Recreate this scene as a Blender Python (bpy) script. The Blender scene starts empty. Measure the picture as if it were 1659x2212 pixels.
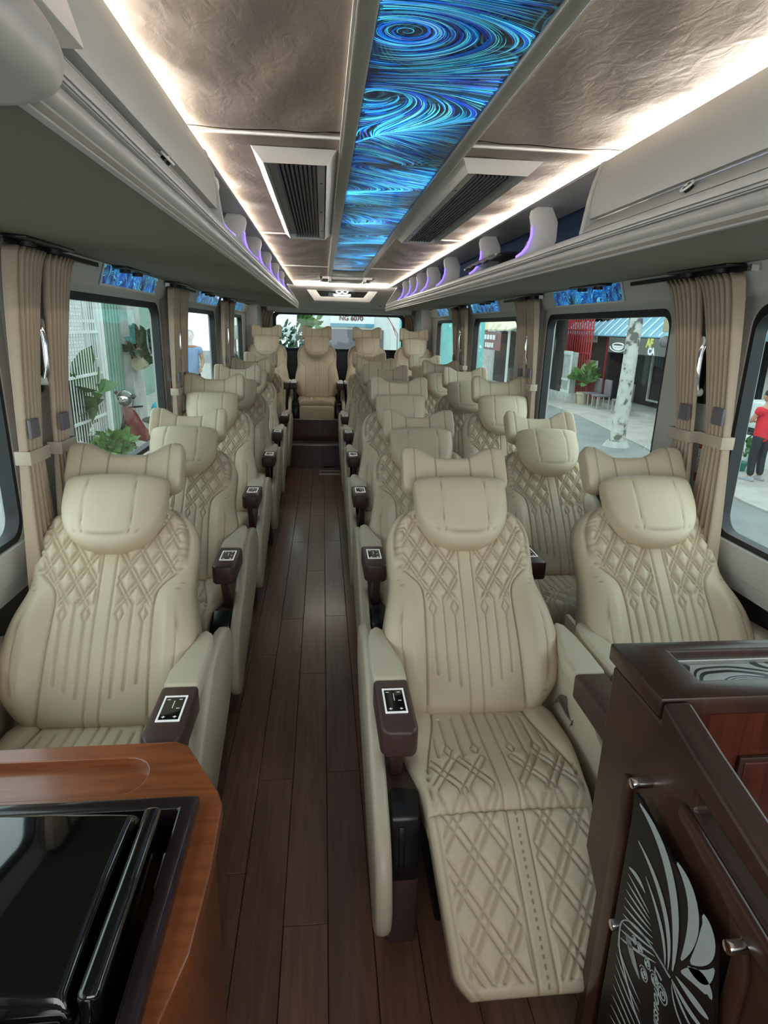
import bpy, bmesh, math, random
import numpy as np
from mathutils import Matrix, Vector, Euler
random.seed(7)
S = bpy.context.scene
COL = S.collection
PI = math.pi

# ------------------------------------------------------------------ camera
IW, IH, FPX = 1659.0, 2212.0, 1300.0
d = Vector((697 - IW / 2, -(706 - IH / 2), FPX)).normalized()      # bus axis in (right, up, forward)
h = Vector((1, -.027, 0))
up = d.cross(h).normalized()
if up.y < 0: up = -up
t = up.cross(d)
if t.x < 0: t = -t
right_w = Vector((t.x, d.x, up.x)); up_w = Vector((t.y, d.y, up.y)); fwd_w = Vector((t.z, d.z, up.z))
camd = bpy.data.cameras.new('camera')
cam = bpy.data.objects.new('camera', camd); COL.objects.link(cam)
cam.matrix_world = Matrix((( right_w.x, up_w.x, -fwd_w.x, -.215), (right_w.y, up_w.y, -fwd_w.y, 0), (right_w.z, up_w.z, -fwd_w.z, 1.52), (0, 0, 0, 1)))
camd.sensor_fit = 'VERTICAL'; camd.sensor_height = 24.0
camd.lens = 24.0 * FPX / IH
camd.clip_start = .02; camd.clip_end = 300
S.camera = cam

# ------------------------------------------------------------------ world and exposure
S.view_settings.view_transform = 'Standard'; S.view_settings.look = 'None'
S.view_settings.gamma = 1.0; S.view_settings.use_curve_mapping = False
S.view_settings.exposure = 0.15
w = bpy.data.worlds.new('overcast_sky'); S.world = w; w.use_nodes = True
bg = w.node_tree.nodes['Background']
bg.inputs[0].default_value = (.90, .95, 1.0, 1); bg.inputs[1].default_value = 2.3

def area(name, loc, rot, sx, sy, e, col):
    l = bpy.data.lights.new(name, 'AREA'); l.shape = 'RECTANGLE'; l.size = sx; l.size_y = sy; l.energy = e; l.color = col
    o = bpy.data.objects.new(name, l); COL.objects.link(o); o.location = loc; o.rotation_euler = rot
    return o
# daylight that enters through the windscreen behind the camera
area('windscreen_daylight', (0, -1.12, 1.45), (math.radians(82), 0, 0), 2.0, 1.1, 9, (1, .97, .92))

# ------------------------------------------------------------------ materials
def nt(name):
    m = bpy.data.materials.new(name); m.use_nodes = True
    return m, m.node_tree.nodes, m.node_tree.links, m.node_tree.nodes['Principled BSDF']
def node(N, ty, **kw):
    n = N.new(ty)
    for k, v in kw.items():
        if k.startswith('i_'):
            key = k[2:]
            n.inputs[int(key) if key.isdigit() else key.replace('_', ' ')].default_value = v
        else: setattr(n, k, v)
    return n
def ramp(N, L, src, stops):
    r = N.new('ShaderNodeValToRGB'); e = r.color_ramp.elements
    while len(e) < len(stops): e.new(.5)
    for q, (p, c) in zip(e, stops): q.position = p; q.color = (*c, 1)
    L.new(src, r.inputs[0]); return r
def mat(name, col, rough=.5, metal=0, bump=0, bscale=200, var=0, vscale=6, coat=0, spec=.5, stretch=None, emit=None, es=0, trans=0, alpha=1):
    m, N, L, b = nt(name)
    b.inputs['Base Color'].default_value = (*col, 1); b.inputs['Roughness'].default_value = rough
    b.inputs['Metallic'].default_value = metal; b.inputs['Coat Weight'].default_value = coat
    b.inputs['Specular IOR Level'].default_value = spec
    b.inputs['Transmission Weight'].default_value = trans; b.inputs['Alpha'].default_value = alpha
    if emit: b.inputs['Emission Color'].default_value = (*emit, 1); b.inputs['Emission Strength'].default_value = es
    if var or bump:
        tc = N.new('ShaderNodeTexCoord'); mp = N.new('ShaderNodeMapping'); L.new(tc.outputs['Object'], mp.inputs[0])
        if stretch: mp.inputs['Scale'].default_value = stretch
    if var:
        n = node(N, 'ShaderNodeTexNoise', i_Scale=vscale, i_Detail=5.0); L.new(mp.outputs[0], n.inputs['Vector'])
        r = ramp(N, L, n.outputs['Fac'], [(.25, tuple(c * (1 - var) for c in col)), (.75, tuple(min(1, c * (1 + var)) for c in col))])
        L.new(r.outputs[0], b.inputs['Base Color'])
    if bump:
        n = node(N, 'ShaderNodeTexNoise', i_Scale=bscale, i_Detail=4.0); L.new(mp.outputs[0], n.inputs['Vector'])
        bp = node(N, 'ShaderNodeBump', i_Strength=bump, i_Distance=.002); L.new(n.outputs['Fac'], bp.inputs['Height']); L.new(bp.outputs[0], b.inputs['Normal'])
    return m
def leather(name, col, seam=(.16, .09, .055)):
    m, N, L, b = nt(name)
    b.inputs['Roughness'].default_value = .42
    a = node(N, 'ShaderNodeAttribute', attribute_name='seam')
    tc = N.new('ShaderNodeTexCoord')
    n0 = node(N, 'ShaderNodeTexNoise', i_Scale=5.0, i_Detail=3.0); L.new(tc.outputs['Object'], n0.inputs['Vector'])
    r = ramp(N, L, n0.outputs['Fac'], [(.3, tuple(c * .95 for c in col)), (.7, tuple(min(1, c * 1.04) for c in col))])
    mx = node(N, 'ShaderNodeMix', data_type='RGBA'); L.new(a.outputs['Fac'], mx.inputs[0]); L.new(r.outputs[0], mx.inputs[6]); mx.inputs[7].default_value = (*seam, 1)
    L.new(mx.outputs[2], b.inputs['Base Color'])
    v = node(N, 'ShaderNodeTexVoronoi', i_Scale=420.0); L.new(tc.outputs['Object'], v.inputs['Vector'])
    n = node(N, 'ShaderNodeTexNoise', i_Scale=26.0, i_Detail=4.0); L.new(tc.outputs['Object'], n.inputs['Vector'])
    ad = node(N, 'ShaderNodeMath', operation='MULTIPLY_ADD', i_1=2.2); L.new(n.outputs['Fac'], ad.inputs[0]); L.new(v.outputs['Distance'], ad.inputs[2])
    bp = node(N, 'ShaderNodeBump', i_Strength=.22, i_Distance=.0012); L.new(ad.outputs[0], bp.inputs['Height']); L.new(bp.outputs[0], b.inputs['Normal'])
    return m
def wood(name, c1, c2, rough=.3, coat=.4, scale=(40, 2.2, 40), fine=9.0, rand=False):
    m, N, L, b = nt(name)
    b.inputs['Roughness'].default_value = rough; b.inputs['Coat Weight'].default_value = coat; b.inputs['Coat Roughness'].default_value = .15
    tc = N.new('ShaderNodeTexCoord'); mp = N.new('ShaderNodeMapping'); mp.inputs['Scale'].default_value = scale; L.new(tc.outputs['Object'], mp.inputs[0])
    if rand:
        oi = N.new('ShaderNodeObjectInfo'); cm = N.new('ShaderNodeCombineXYZ')
        for i in range(3): L.new(oi.outputs['Random'], cm.inputs[i])
        sc = node(N, 'ShaderNodeVectorMath', operation='SCALE'); sc.inputs[3].default_value = 60; L.new(cm.outputs[0], sc.inputs[0]); L.new(sc.outputs[0], mp.inputs['Location'])
    n = node(N, 'ShaderNodeTexNoise', i_Scale=1.0, i_Detail=8.0, i_Roughness=.62, i_Distortion=1.2); L.new(mp.outputs[0], n.inputs['Vector'])
    r = ramp(N, L, n.outputs['Fac'], [(.3, c1), (.7, c2)])
    out = r.outputs[0]
    if rand:
        hs = N.new('ShaderNodeHueSaturation'); mr = node(N, 'ShaderNodeMapRange', i_3=.90, i_4=1.12); L.new(oi.outputs['Random'], mr.inputs[0]); L.new(mr.outputs[0], hs.inputs['Value']); L.new(out, hs.inputs['Color']); out = hs.outputs[0]
    L.new(out, b.inputs['Base Color'])
    bp = node(N, 'ShaderNodeBump', i_Strength=.12, i_Distance=.001); L.new(n.outputs['Fac'], bp.inputs['Height']); L.new(bp.outputs[0], b.inputs['Normal'])
    return m
def swirl(name, strength, sc=2.3, lines=22.0, black_white=False, coord='Object', stretch=(1, 1, 1)):
    m, N, L, b = nt(name)
    b.inputs['Roughness'].default_value = .2
    tc = N.new('ShaderNodeTexCoord'); mp = N.new('ShaderNodeMapping'); mp.inputs['Scale'].default_value = stretch; L.new(tc.outputs[coord], mp.inputs[0])
    n = node(N, 'ShaderNodeTexNoise', i_Scale=sc, i_Detail=1.2, i_Roughness=.35, i_Distortion=1.1); L.new(mp.outputs[0], n.inputs['Vector'])
    mu = node(N, 'ShaderNodeMath', operation='MULTIPLY', i_1=lines * 2.2); L.new(n.outputs['Fac'], mu.inputs[0])
    fr = node(N, 'ShaderNodeMath', operation='PINGPONG', i_1=.5); L.new(mu.outputs[0], fr.inputs[0])
    if black_white:
        r = ramp(N, L, fr.outputs[0], [(.22, (.008, .007, .006)), (.25, (.60, .63, .62))])
        L.new(r.outputs[0], b.inputs['Base Color']); b.inputs['Roughness'].default_value = .35
        return m
    fl = node(N, 'ShaderNodeMath', operation='FLOOR'); L.new(mu.outputs[0], fl.inputs[0])
    wn = node(N, 'ShaderNodeTexWhiteNoise', noise_dimensions='1D'); L.new(fl.outputs[0], wn.inputs['W'])
    n2 = node(N, 'ShaderNodeTexNoise', i_Scale=sc * 1.3, i_Detail=2.0); L.new(mp.outputs[0], n2.inputs['Vector'])
    base = ramp(N, L, n2.outputs['Fac'], [(.34, (.000, .004, .02)), (.48, (.004, .05, .32)), (.62, (.0, .22, .95)), (.75, (.02, .45, 1.0))])
    lr = ramp(N, L, fr.outputs[0], [(.0, (1, 1, 1)), (.16, (.45, .45, .45)), (.27, (0, 0, 0))])
    n3 = node(N, 'ShaderNodeTexNoise', i_Scale=sc * 3.0, i_Detail=2.0); L.new(mp.outputs[0], n3.inputs['Vector'])
    g3 = ramp(N, L, n3.outputs['Fac'], [(.38, (0, 0, 0)), (.6, (1, 1, 1))])
    a1 = node(N, 'ShaderNodeMath', operation='MULTIPLY'); L.new(lr.outputs[0], a1.inputs[0]); L.new(wn.outputs['Value'], a1.inputs[1])
    a2 = node(N, 'ShaderNodeMath', operation='MULTIPLY'); L.new(a1.outputs[0], a2.inputs[0]); L.new(g3.outputs[0], a2.inputs[1])
    a3 = node(N, 'ShaderNodeMath', operation='MULTIPLY', i_1=1.9, use_clamp=True); L.new(a2.outputs[0], a3.inputs[0])
    # second, fine family of hair lines
    mu2 = node(N, 'ShaderNodeMath', operation='MULTIPLY', i_1=lines * 7.0); L.new(n.outputs['Fac'], mu2.inputs[0])
    fr2 = node(N, 'ShaderNodeMath', operation='PINGPONG', i_1=.5); L.new(mu2.outputs[0], fr2.inputs[0])
    l2 = ramp(N, L, fr2.outputs[0], [(.08, (1, 1, 1)), (.42, (.18, .18, .18))])
    m1 = node(N, 'ShaderNodeMix', data_type='RGBA', blend_type='MULTIPLY'); m1.inputs[0].default_value = 1; L.new(base.outputs[0], m1.inputs[6]); L.new(l2.outputs[0], m1.inputs[7])
    mx = node(N, 'ShaderNodeMix', data_type='RGBA'); L.new(a3.outputs[0], mx.inputs[0]); L.new(m1.outputs[2], mx.inputs[6]); mx.inputs[7].default_value = (.10, .72, 1.0, 1)
    b.inputs['Base Color'].default_value = (.005, .01, .02, 1)
    L.new(mx.outputs[2], b.inputs['Emission Color']); b.inputs['Emission Strength'].default_value = strength
    return m
def glass_mat(name, tint=(.86, .95, .93), refl=.8):
    m, N, L, b = nt(name); N.remove(b)
    o = N['Material Output']
    tr = N.new('ShaderNodeBsdfTransparent'); tr.inputs[0].default_value = (*tint, 1)
    gl = N.new('ShaderNodeBsdfGlossy'); gl.inputs['Roughness'].default_value = .02; gl.inputs[0].default_value = (1, 1, 1, 1)
    fr = N.new('ShaderNodeFresnel'); fr.inputs[0].default_value = 1.42
    ge = N.new('ShaderNodeNewGeometry'); inv = node(N, 'ShaderNodeMath', operation='SUBTRACT', i_0=1.0); L.new(ge.outputs['Backfacing'], inv.inputs[1])
    mu = node(N, 'ShaderNodeMath', operation='MULTIPLY'); L.new(fr.outputs[0], mu.inputs[0]); L.new(inv.outputs[0], mu.inputs[1])
    m2 = node(N, 'ShaderNodeMath', operation='MULTIPLY', i_1=refl); L.new(mu.outputs[0], m2.inputs[0])
    mx = N.new('ShaderNodeMixShader'); L.new(m2.outputs[0], mx.inputs[0]); L.new(tr.outputs[0], mx.inputs[1]); L.new(gl.outputs[0], mx.inputs[2]); L.new(mx.outputs[0], o.inputs[0])
    return m
M = {}
M['cream'] = leather('cream_leather', (.68, .555, .39))
M['cream_plain'] = mat('cream_plastic', (.66, .57, .43), .45, bump=.15, bscale=400)
M['shield'] = mat('cream_shield_plastic', (.58, .50, .375), .35)
M['brownp'] = mat('brown_console_plastic', (.075, .038, .034), .4, bump=.2, bscale=500)
M['black'] = mat('black_plastic', (.008, .008, .009), .3)
M['gloss_black'] = mat('gloss_black', (.004, .004, .004), .06, coat=1)
M['rim'] = mat('white_rim', (.85, .85, .85), .3, emit=(1, 1, 1), es=.25)
M['chrome'] = mat('chrome', (.8, .8, .8), .12, metal=1)
M['wall'] = mat('grey_wall_plastic', (.52, .50, .47), .5, bump=.15, bscale=300)
M['pillar'] = mat('pillar_plastic', (.56, .54, .51), .5)
M['lower'] = mat('dark_lower_wall', (.05, .04, .035), .7)
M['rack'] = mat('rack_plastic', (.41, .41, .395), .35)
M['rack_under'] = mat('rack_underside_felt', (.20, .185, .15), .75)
M['door'] = mat('bin_door_plastic', (.36, .37, .36), .4)
M['blue'] = mat('rack_blue_felt', (.02, .05, .13), .9)
def wrinkled(name, col):
    m, N, L, b = nt(name); b.inputs['Base Color'].default_value = (*col, 1); b.inputs['Roughness'].default_value = .45
    tc = N.new('ShaderNodeTexCoord'); mp = N.new('ShaderNodeMapping'); mp.inputs['Scale'].default_value = (1, .6, 1); mp.inputs['Rotation'].default_value = (0, 0, .5); L.new(tc.outputs['Object'], mp.inputs[0])
    n = node(N, 'ShaderNodeTexNoise', i_Scale=13.0, i_Detail=7.0, i_Roughness=.6, i_Distortion=1.8, noise_type='RIDGED_MULTIFRACTAL'); L.new(mp.outputs[0], n.inputs['Vector'])
    n2 = node(N, 'ShaderNodeTexNoise', i_Scale=34.0, i_Detail=5.0, i_Distortion=.6); L.new(mp.outputs[0], n2.inputs['Vector'])
    ad = node(N, 'ShaderNodeMath', operation='MULTIPLY_ADD', i_1=.35); L.new(n.outputs['Fac'], ad.inputs[0]); L.new(n2.outputs['Fac'], ad.inputs[2])
    bp = node(N, 'ShaderNodeBump', i_Strength=.42, i_Distance=.004); L.new(ad.outputs[0], bp.inputs['Height']); L.new(bp.outputs[0], b.inputs['Normal'])
    return m
M['ceil'] = wrinkled('ceiling_leather', (.40, .335, .28))
M['ceil_trim'] = mat('ceiling_trim', (.33, .33, .30), .35)
M['white_trim'] = mat('white_trim', (.75, .74, .72), .35)
M['led'] = mat('led_strip', (1, 1, 1), .5, emit=(1, .93, .82), es=40)
M['purple'] = mat('purple_led', (.3, .2, .9), .4, emit=(.16, .09, 1.0), es=3.0)
M['grille'] = mat('grille_grey', (.16, .14, .16), .5)
M['rubber'] = mat('black_rubber', (.012, .012, .013), .5)
M['curtain'] = mat('curtain_cloth', (.52, .40, .29), .8, bump=.3, bscale=500)
M['band'] = mat('curtain_band', (.55, .45, .34), .7)
M['floor'] = wood('floor_wood', (.15, .070, .040), (.26, .135, .082), rough=.34, coat=.25, scale=(34, 2.0, 34), rand=True)
M['gap'] = mat('floor_base', (.03, .015, .01), .8)
M['cab'] = wood('dark_cabinet_wood', (.030, .012, .007), (.075, .030, .018), rough=.36, coat=.15, scale=(30, 3, 5))
M['cab_red'] = wood('red_cabinet_wood', (.05, .010, .005), (.12, .026, .012), rough=.3, coat=.4, scale=(50, 4, 3))
M['counter'] = wood('orange_counter_wood', (.20, .052, .014), (.38, .108, .030), rough=.28, coat=.5, scale=(3, 30, 30))
M['frame_dark'] = mat('dark_frame', (.02, .010, .012), .25, coat=.4)
M['swirl'] = swirl('blue_swirl_screen', .13, sc=3.2, lines=24)
M['swirl_small'] = swirl('blue_swirl_panel', .75, sc=7, lines=9)
M['zebra'] = swirl('black_white_swirl', 0, sc=6, lines=9, black_white=True)
M['glass'] = glass_mat('window_glass')
M['red'] = mat('red_plastic', (.6, .02, .02), .4)
M['lit_logo'] = mat('lit_logo', (1, 1, 1), .5, emit=(1, 1, 1), es=3)
M['stick_white'] = mat('sticker_white', (.72, .70, .68), .5)
M['stick_red'] = mat('sticker_red', (.45, .05, .03), .5)
M['stick_pink'] = mat('sticker_pink', (.62, .36, .33), .5)
M['stick_grey'] = mat('sticker_print', (.35, .34, .35), .6)
M['strap'] = mat('belt_webbing', (.16, .13, .10), .8)
M['silver'] = mat('silver_trim', (.55, .52, .48), .3, metal=.8)

# ------------------------------------------------------------------ helpers
def link(name, me, m=None, parent=None, loc=None, rot=None):
    o = bpy.data.objects.new(name, me); COL.objects.link(o)
    if m is not None and me is not None and not me.materials: me.materials.append(m)
    if parent is not None: o.parent = parent
    if loc is not None: o.location = loc
    if rot is not None: o.rotation_euler = rot
    return o
def tag(o, label, cat, group=None):
    o['label'] = label; o['category'] = cat
    if group: o['group'] = group
    return o
def thing(name, label, cat, loc=(0, 0, 0), rot=None, group=None):
    o = bpy.data.objects.new(name, None); COL.objects.link(o); o.location = loc; o.empty_display_size = .05
    if rot: o.rotation_euler = rot
    return tag(o, label, cat, group)
def struct(o): o['kind'] = 'structure'; return o
def stuff(o): o['kind'] = 'stuff'; return o
class MB:
    def __init__(s): s.v = []; s.f = []
    def add(s, vs, fs):
        k = len(s.v); s.v += [tuple(p) for p in vs]; s.f += [tuple(i + k for i in f) for f in fs]; return s
    def box(s, x0, x1, y0, y1, z0, z1, mtx=None):
        vs = [Vector((x, y, z)) for x in (x0, x1) for y in (y0, y1) for z in (z0, z1)]
        if mtx: vs = [mtx @ v for v in vs]
        return s.add(vs, [(0, 1, 3, 2), (4, 6, 7, 5), (0, 4, 5, 1), (2, 3, 7, 6), (0, 2, 6, 4), (1, 5, 7, 3)])
    def prism(s, poly, ax, a, b):       # poly in the two other axes (order x,y,z)
        def P(u, v, w): return (w, u, v) if ax == 0 else ((u, w, v) if ax == 1 else (u, v, w))
        n = len(poly); vs = [P(u, v, a) for u, v in poly] + [P(u, v, b) for u, v in poly]
        return s.add(vs, [tuple(range(n))[::-1], tuple(range(n, 2 * n))] + [(i, (i + 1) % n, n + (i + 1) % n, n + i) for i in range(n)])
    def tube(s, pts, r, n=8, cap=True):
        pts = [Vector(p) for p in pts]; rs = r if isinstance(r, (list, tuple)) else [r] * len(pts)
        k = len(s.v); ref = None
        for i, p in enumerate(pts):
            dd = (pts[min(i + 1, len(pts) - 1)] - pts[max(i - 1, 0)]).normalized()
            if ref is None: ref = dd.orthogonal().normalized()
            ref = (ref - dd * ref.dot(dd)); ref = ref.normalized() if ref.length > 1e-6 else dd.orthogonal().normalized()
            q = dd.cross(ref)
            for j in range(n):
                a = 2 * PI * j / n; s.v.append(tuple(p + (ref * math.cos(a) + q * math.sin(a)) * rs[i]))
        for i in range(len(pts) - 1):
            for j in range(n): s.f.append((k + i * n + j, k + i * n + (j + 1) % n, k + (i + 1) * n + (j + 1) % n, k + (i + 1) * n + j))
        if cap: s.f.append(tuple(k + j for j in range(n))[::-1]); s.f.append(tuple(k + (len(pts) - 1) * n + j for j in range(n)))
        return s
    def cyl(s, c, r, a, b, ax=2, n=20):
        p = [list(c), list(c)]; p[0][ax] = a; p[1][ax] = b
        return s.tube(p, r, n)
    def grid(s, fn, nu, nv, cu=False):
        k = len(s.v)
        for i in range(nu + 1):
            for j in range(nv + 1): s.v.append(tuple(fn(i / nu, j / nv)))
        for i in range(nu):
            for j in range(nv): a = k + i * (nv + 1) + j; s.f.append((a, a + nv + 1, a + nv + 2, a + 1))
        return s
    def mesh(s, name, bev=0, seg=2, smooth=40, solid=0):
        me = bpy.data.meshes.new(name); me.from_pydata(s.v, [], s.f); me.update()
        bm = bmesh.new(); bm.from_mesh(me)
        if bev:
            bmesh.ops.recalc_face_normals(bm, faces=bm.faces)
            es = [e for e in bm.edges if len(e.link_faces) == 2 and e.calc_face_angle(0) > .5]
            bmesh.ops.bevel(bm, geom=es, offset=bev, segments=seg, profile=.5, affect='EDGES', clamp_overlap=True)
        if solid: bmesh.ops.recalc_face_normals(bm, faces=bm.faces); bmesh.ops.solidify(bm, geom=bm.faces, thickness=solid)
        bmesh.ops.recalc_face_normals(bm, faces=bm.faces)
        bm.to_mesh(me); bm.free()
        me.polygons.foreach_set('use_smooth', [True] * len(me.polygons))
        if smooth < 180: me.set_sharp_from_angle(angle=math.radians(smooth))
        return me
def obj(name, mb, m, parent=None, bev=0, seg=2, smooth=40, loc=None, rot=None, solid=0):
    me = mb.mesh(name, bev, seg, smooth, solid); me.materials.append(m)
    return link(name, me, m, parent, loc, rot)
def B(*a): return MB().box(*a)
def text_mesh(body, size, ext=.002, align='CENTER', shear=0, bold=0):
    cu = bpy.data.curves.new('lettering', 'FONT'); cu.body = body; cu.size = size; cu.extrude = ext; cu.align_x = align; cu.align_y = 'CENTER'; cu.shear = shear; cu.offset = bold
    o = bpy.data.objects.new('tmp', cu); me = bpy.data.meshes.new_from_object(o); bpy.data.objects.remove(o); return me
def copy_tree(o, parent=None):
    c = o.copy(); COL.objects.link(c)
    if parent is not None: c.parent = parent
    for ch in list(KIDS.get(o.name, [])): copy_tree(ch, c)
    return c
KIDS = {}
def index_kids():
    KIDS.clear()
    for o in bpy.data.objects:
        if o.parent: KIDS.setdefault(o.parent.name, []).append(o)
def np_mesh(name, X, F, seam=None, m=None, smooth=180):
    me = bpy.data.meshes.new(name); me.from_pydata(X.tolist(), [], F); me.update()
    me.polygons.foreach_set('use_smooth', [True] * len(me.polygons))
    if seam is not None:
        a = me.attributes.new('seam', 'FLOAT', 'POINT'); a.data.foreach_set('value', seam.astype(np.float32))
    if m: me.materials.append(m)
    return me
def sstep(x, a, b): q = np.clip((x - a) / (b - a), 0, 1); return q * q * (3 - 2 * q)
def groove(dist, wd): return np.exp(-(dist / wd) ** 2)

# ------------------------------------------------------------------ seat meshes
def diamonds(x, z, a=.062, b=.098, off=.13):
    """double crossing lines: distance (metres) to the nearest stitched line"""
    out = None
    sl = 1 / math.hypot(1 / a, 1 / b)
    for sg in (1, -1):
        s = x / a + sg * z / b
        for o in (off, -off):
            q = np.abs(((s - o + .5) % 1) - .5) * sl
            out = q if out is None else np.minimum(out, q)
    return out
def padded(name, L, wf, relief, base, m, nu=170, nv=220, r=.045, back=.06, r_top=.045, r_bot=.03):
    """upholstered panel in the x-z plane facing -y; returns a mesh. wf(z)->half width, relief(x,z,w)->(depth, seam)"""
    na = 6
    u = np.linspace(-1, 1, nu + 1); ang = np.linspace(0, PI / 2, na + 1)[1:]
    cols = [('i', q) for q in u]; cols = [('L', a) for a in ang[::-1]] + cols + [('R', a) for a in ang]
    cols = [('LB', 0)] + cols + [('RB', 0)]
    v = np.linspace(0, 1, nv + 1)
    rows = [('BB', 0)] + [('B', a) for a in ang[::-1]] + [('i', q) for q in v] + [('T', a) for a in ang] + [('TB', 0)]
    nr, nc = len(rows), len(cols)
    X = np.zeros((nr, nc)); Z = np.zeros((nr, nc)); Y = np.zeros((nr, nc)); SM = np.zeros((nr, nc))
    for i, (k, q) in enumerate(rows):
        if k == 'i': z = r_bot + q * (L - r_bot - r_top); dz = 0
        elif k == 'B': z = r_bot - r_bot * math.sin(q); dz = r_bot * (1 - math.cos(q))
        elif k == 'T': z = L - r_top + r_top * math.sin(q); dz = r_top * (1 - math.cos(q))
        elif k == 'BB': z = 0; dz = None
        else: z = L; dz = None
        wv = wf(z)
        xs = np.array([(-1 if k2[0] == 'L' else 1) * (wv - r + r * (math.sin(q2) if len(k2) == 1 else 1)) if k2 != 'i' else (wv - r) * q2 for k2, q2 in cols])
        dx = np.array([0 if k2 == 'i' else (r * (1 - math.cos(q2)) if len(k2) == 1 else 99) for k2, q2 in cols])
        zz = np.full(nc, z)
        dep, sm = relief(xs, zz, wv)
        y = -dep + dx + (dz if dz is not None else 0)
        y = np.where(dx > 50, back, y)
        if dz is None: y[:] = back
        X[i] = xs; Z[i] = zz; Y[i] = y + base(xs, zz) * 1.0; SM[i] = sm
    V = np.stack([X.ravel(), Y.ravel(), Z.ravel()], 1)
    F = [(i * nc + j, i * nc + j + 1, (i + 1) * nc + j + 1, (i + 1) * nc + j) for i in range(nr - 1) for j in range(nc - 1)]
    F.append([j for j in range(nc)][::-1]); F.append([(nr - 1) * nc + j for j in range(nc)])
    ring = [i * nc for i in range(nr)] + [(nr - 1) * nc + j for j in range(1, nc)] + [i * nc + nc - 1 for i in range(nr - 2, -1, -1)] + [j for j in range(nc - 2, 0, -1)]
    F = F[:-2]; F.append(ring)
    return np_mesh(name, V, F, SM.ravel(), m)

BL = .66
def back_w(z):
    ws = .238
    w = ws + .026 * math.exp(-((z - .20) / .13) ** 2) - .006 * math.exp(-((z - .40) / .06) ** 2)
    if z < .09: w -= .055 * (1 - z / .09) ** 1.6
    c = .13
    if z > BL - c:
        tt = min(1, (z - (BL - c)) / c); w = w - .12 + .12 * math.sqrt(max(0, 1 - tt * tt))
    return w
def panel_w(z, w):      # half width of the quilted centre panel
    lo = .135 + .012 * (1 - z / .4)
    k = 1 / (1 + math.exp(-(z - .415) / .018))
    return lo * (1 - k) + (w - .022) * k
def back_relief(quilt=True):
    def f(x, z, w):
        zz = float(z[0]); pw = panel_w(zz, w); ax = np.abs(x); sl = 1 / math.hypot(1, (panel_w(min(zz + .004, BL), back_w(min(zz + .004, BL))) - panel_w(zz - .004, back_w(zz - .004))) / .008)
        crown = .020 * (1 - (ax / max(w, .05)) ** 2)
        bol = .040 * math.exp(-((zz - .20) / .17) ** 4) * sstep(ax, pw - .012, pw + .05)
        dep = .035 + crown + bol + .02 * math.exp(-((zz - .2) / .2) ** 2) * (ax < 9)
        g = np.zeros_like(x); sm = np.zeros_like(x)
        ge = groove((ax - pw) * sl, .0036); g += .008 * ge; sm = np.maximum(sm, .6 * groove((ax - pw) * sl, .0016) * (ax < w - .015))
        if zz < .44:                                                     # curved seam on each side bolster
            sx = pw + .048 + .05 * math.sin(min(1, max(0, (zz - .02) / .40)) * PI) * .55
            g += .003 * groove(ax - sx, .003); sm = np.maximum(sm, .5 * groove(ax - sx, .0014) * (sx < w - .018))
        inside = sstep((pw - ax) * sl, .002, .010)
        cs = groove(ax - .020, .003)
        g += .005 * cs; sm = np.maximum(sm, .35 * groove(ax - .020, .0015))
        if not quilt:
            if .06 < zz < .56:
                for c in (.045, .07, .095, .12): g += .0022 * groove(ax - c, .004) * inside
            return dep - g, sm
        fade = float(1 / (1 + math.exp(-(zz - .335) / .004)))
        dd = diamonds(ax - .030, z - .335 + .0225, .058, .096, .11)
        q = groove(dd, .0042) * inside * (ax > .029) * fade
        pad = np.clip(dd / .018, 0, 1) ** .6 * .007 * inside * (ax > .029) * fade
        low = 1 - float(1 / (1 + math.exp(-(zz - .34) / .006)))
        for k, c in enumerate((.030 + .033 * .5, .030 + .033 * 1.5, .030 + .033 * 2.5, .030 + .033 * 3.5)):
            end = .075 + .018 * k
            on = 1 if zz > end else 0
            if k % 2 == 0 and .285 < zz < .335:                            # small diamond at the head of the channel
                hw = .011 * (1 - abs(zz - .310) / .025); q = np.maximum(q, groove(np.abs(ax - c) - hw, .0035) * inside)
            elif (k % 2 == 0 and zz <= .285) or (k % 2 == 1 and zz < .345):
                q = np.maximum(q, on * groove(ax - c, .004) * inside)
        g += .0065 * q
        sm = np.maximum(sm, .16 * q ** 2)
        return dep + pad - g, sm
    return f
ME = {}
ME['backrest'] = padded('backrest', BL, back_w, back_relief(True), lambda x, z: 0, M['cream'])
ME['backrest_plain'] = padded('backrest_plain', BL, back_w, back_relief(False), lambda x, z: 0, M['cream'], nu=80, nv=60)

def ring_blob(name, xs, zt, zb, dep, yo, relief, m, n=40, e=.7):
    """solid swept along x; each station is a super-ellipse in y-z"""
    V = []; SM = []
    for x in xs:
        a, b = zt(x), zb(x); mid, hh = (a + b) / 2, (a - b) / 2; dp = dep(x); y0 = yo(x)
        for j in range(n):
            q = 2 * PI * j / n; c, s = math.cos(q), math.sin(q)
            z = mid + hh * math.copysign(abs(s) ** e, s); y = y0 - dp * math.copysign(abs(c) ** e, c)
            g, sm = relief(x, z) if c > 0 else (0, 0)
            V.append((x, y + g, z)); SM.append(sm)
    nx = len(xs)
    F = [(i * n + j, (i + 1) * n + j, (i + 1) * n + (j + 1) % n, i * n + (j + 1) % n) for i in range(nx - 1) for j in range(n)]
    F.append(tuple(range(n))); F.append(tuple((nx - 1) * n + j for j in range(n))[::-1])
    me = np_mesh(name, np.array(V), F, np.array(SM), m)
    bm = bmesh.new(); bm.from_mesh(me); bmesh.ops.recalc_face_normals(bm, faces=bm.faces); bm.to_mesh(me); bm.free()
    return me
def G(d, w): return math.exp(-(d / w) ** 2)
def cosx(W, n): return [-W * math.cos(PI * i / n) for i in range(n + 1)]
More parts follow.
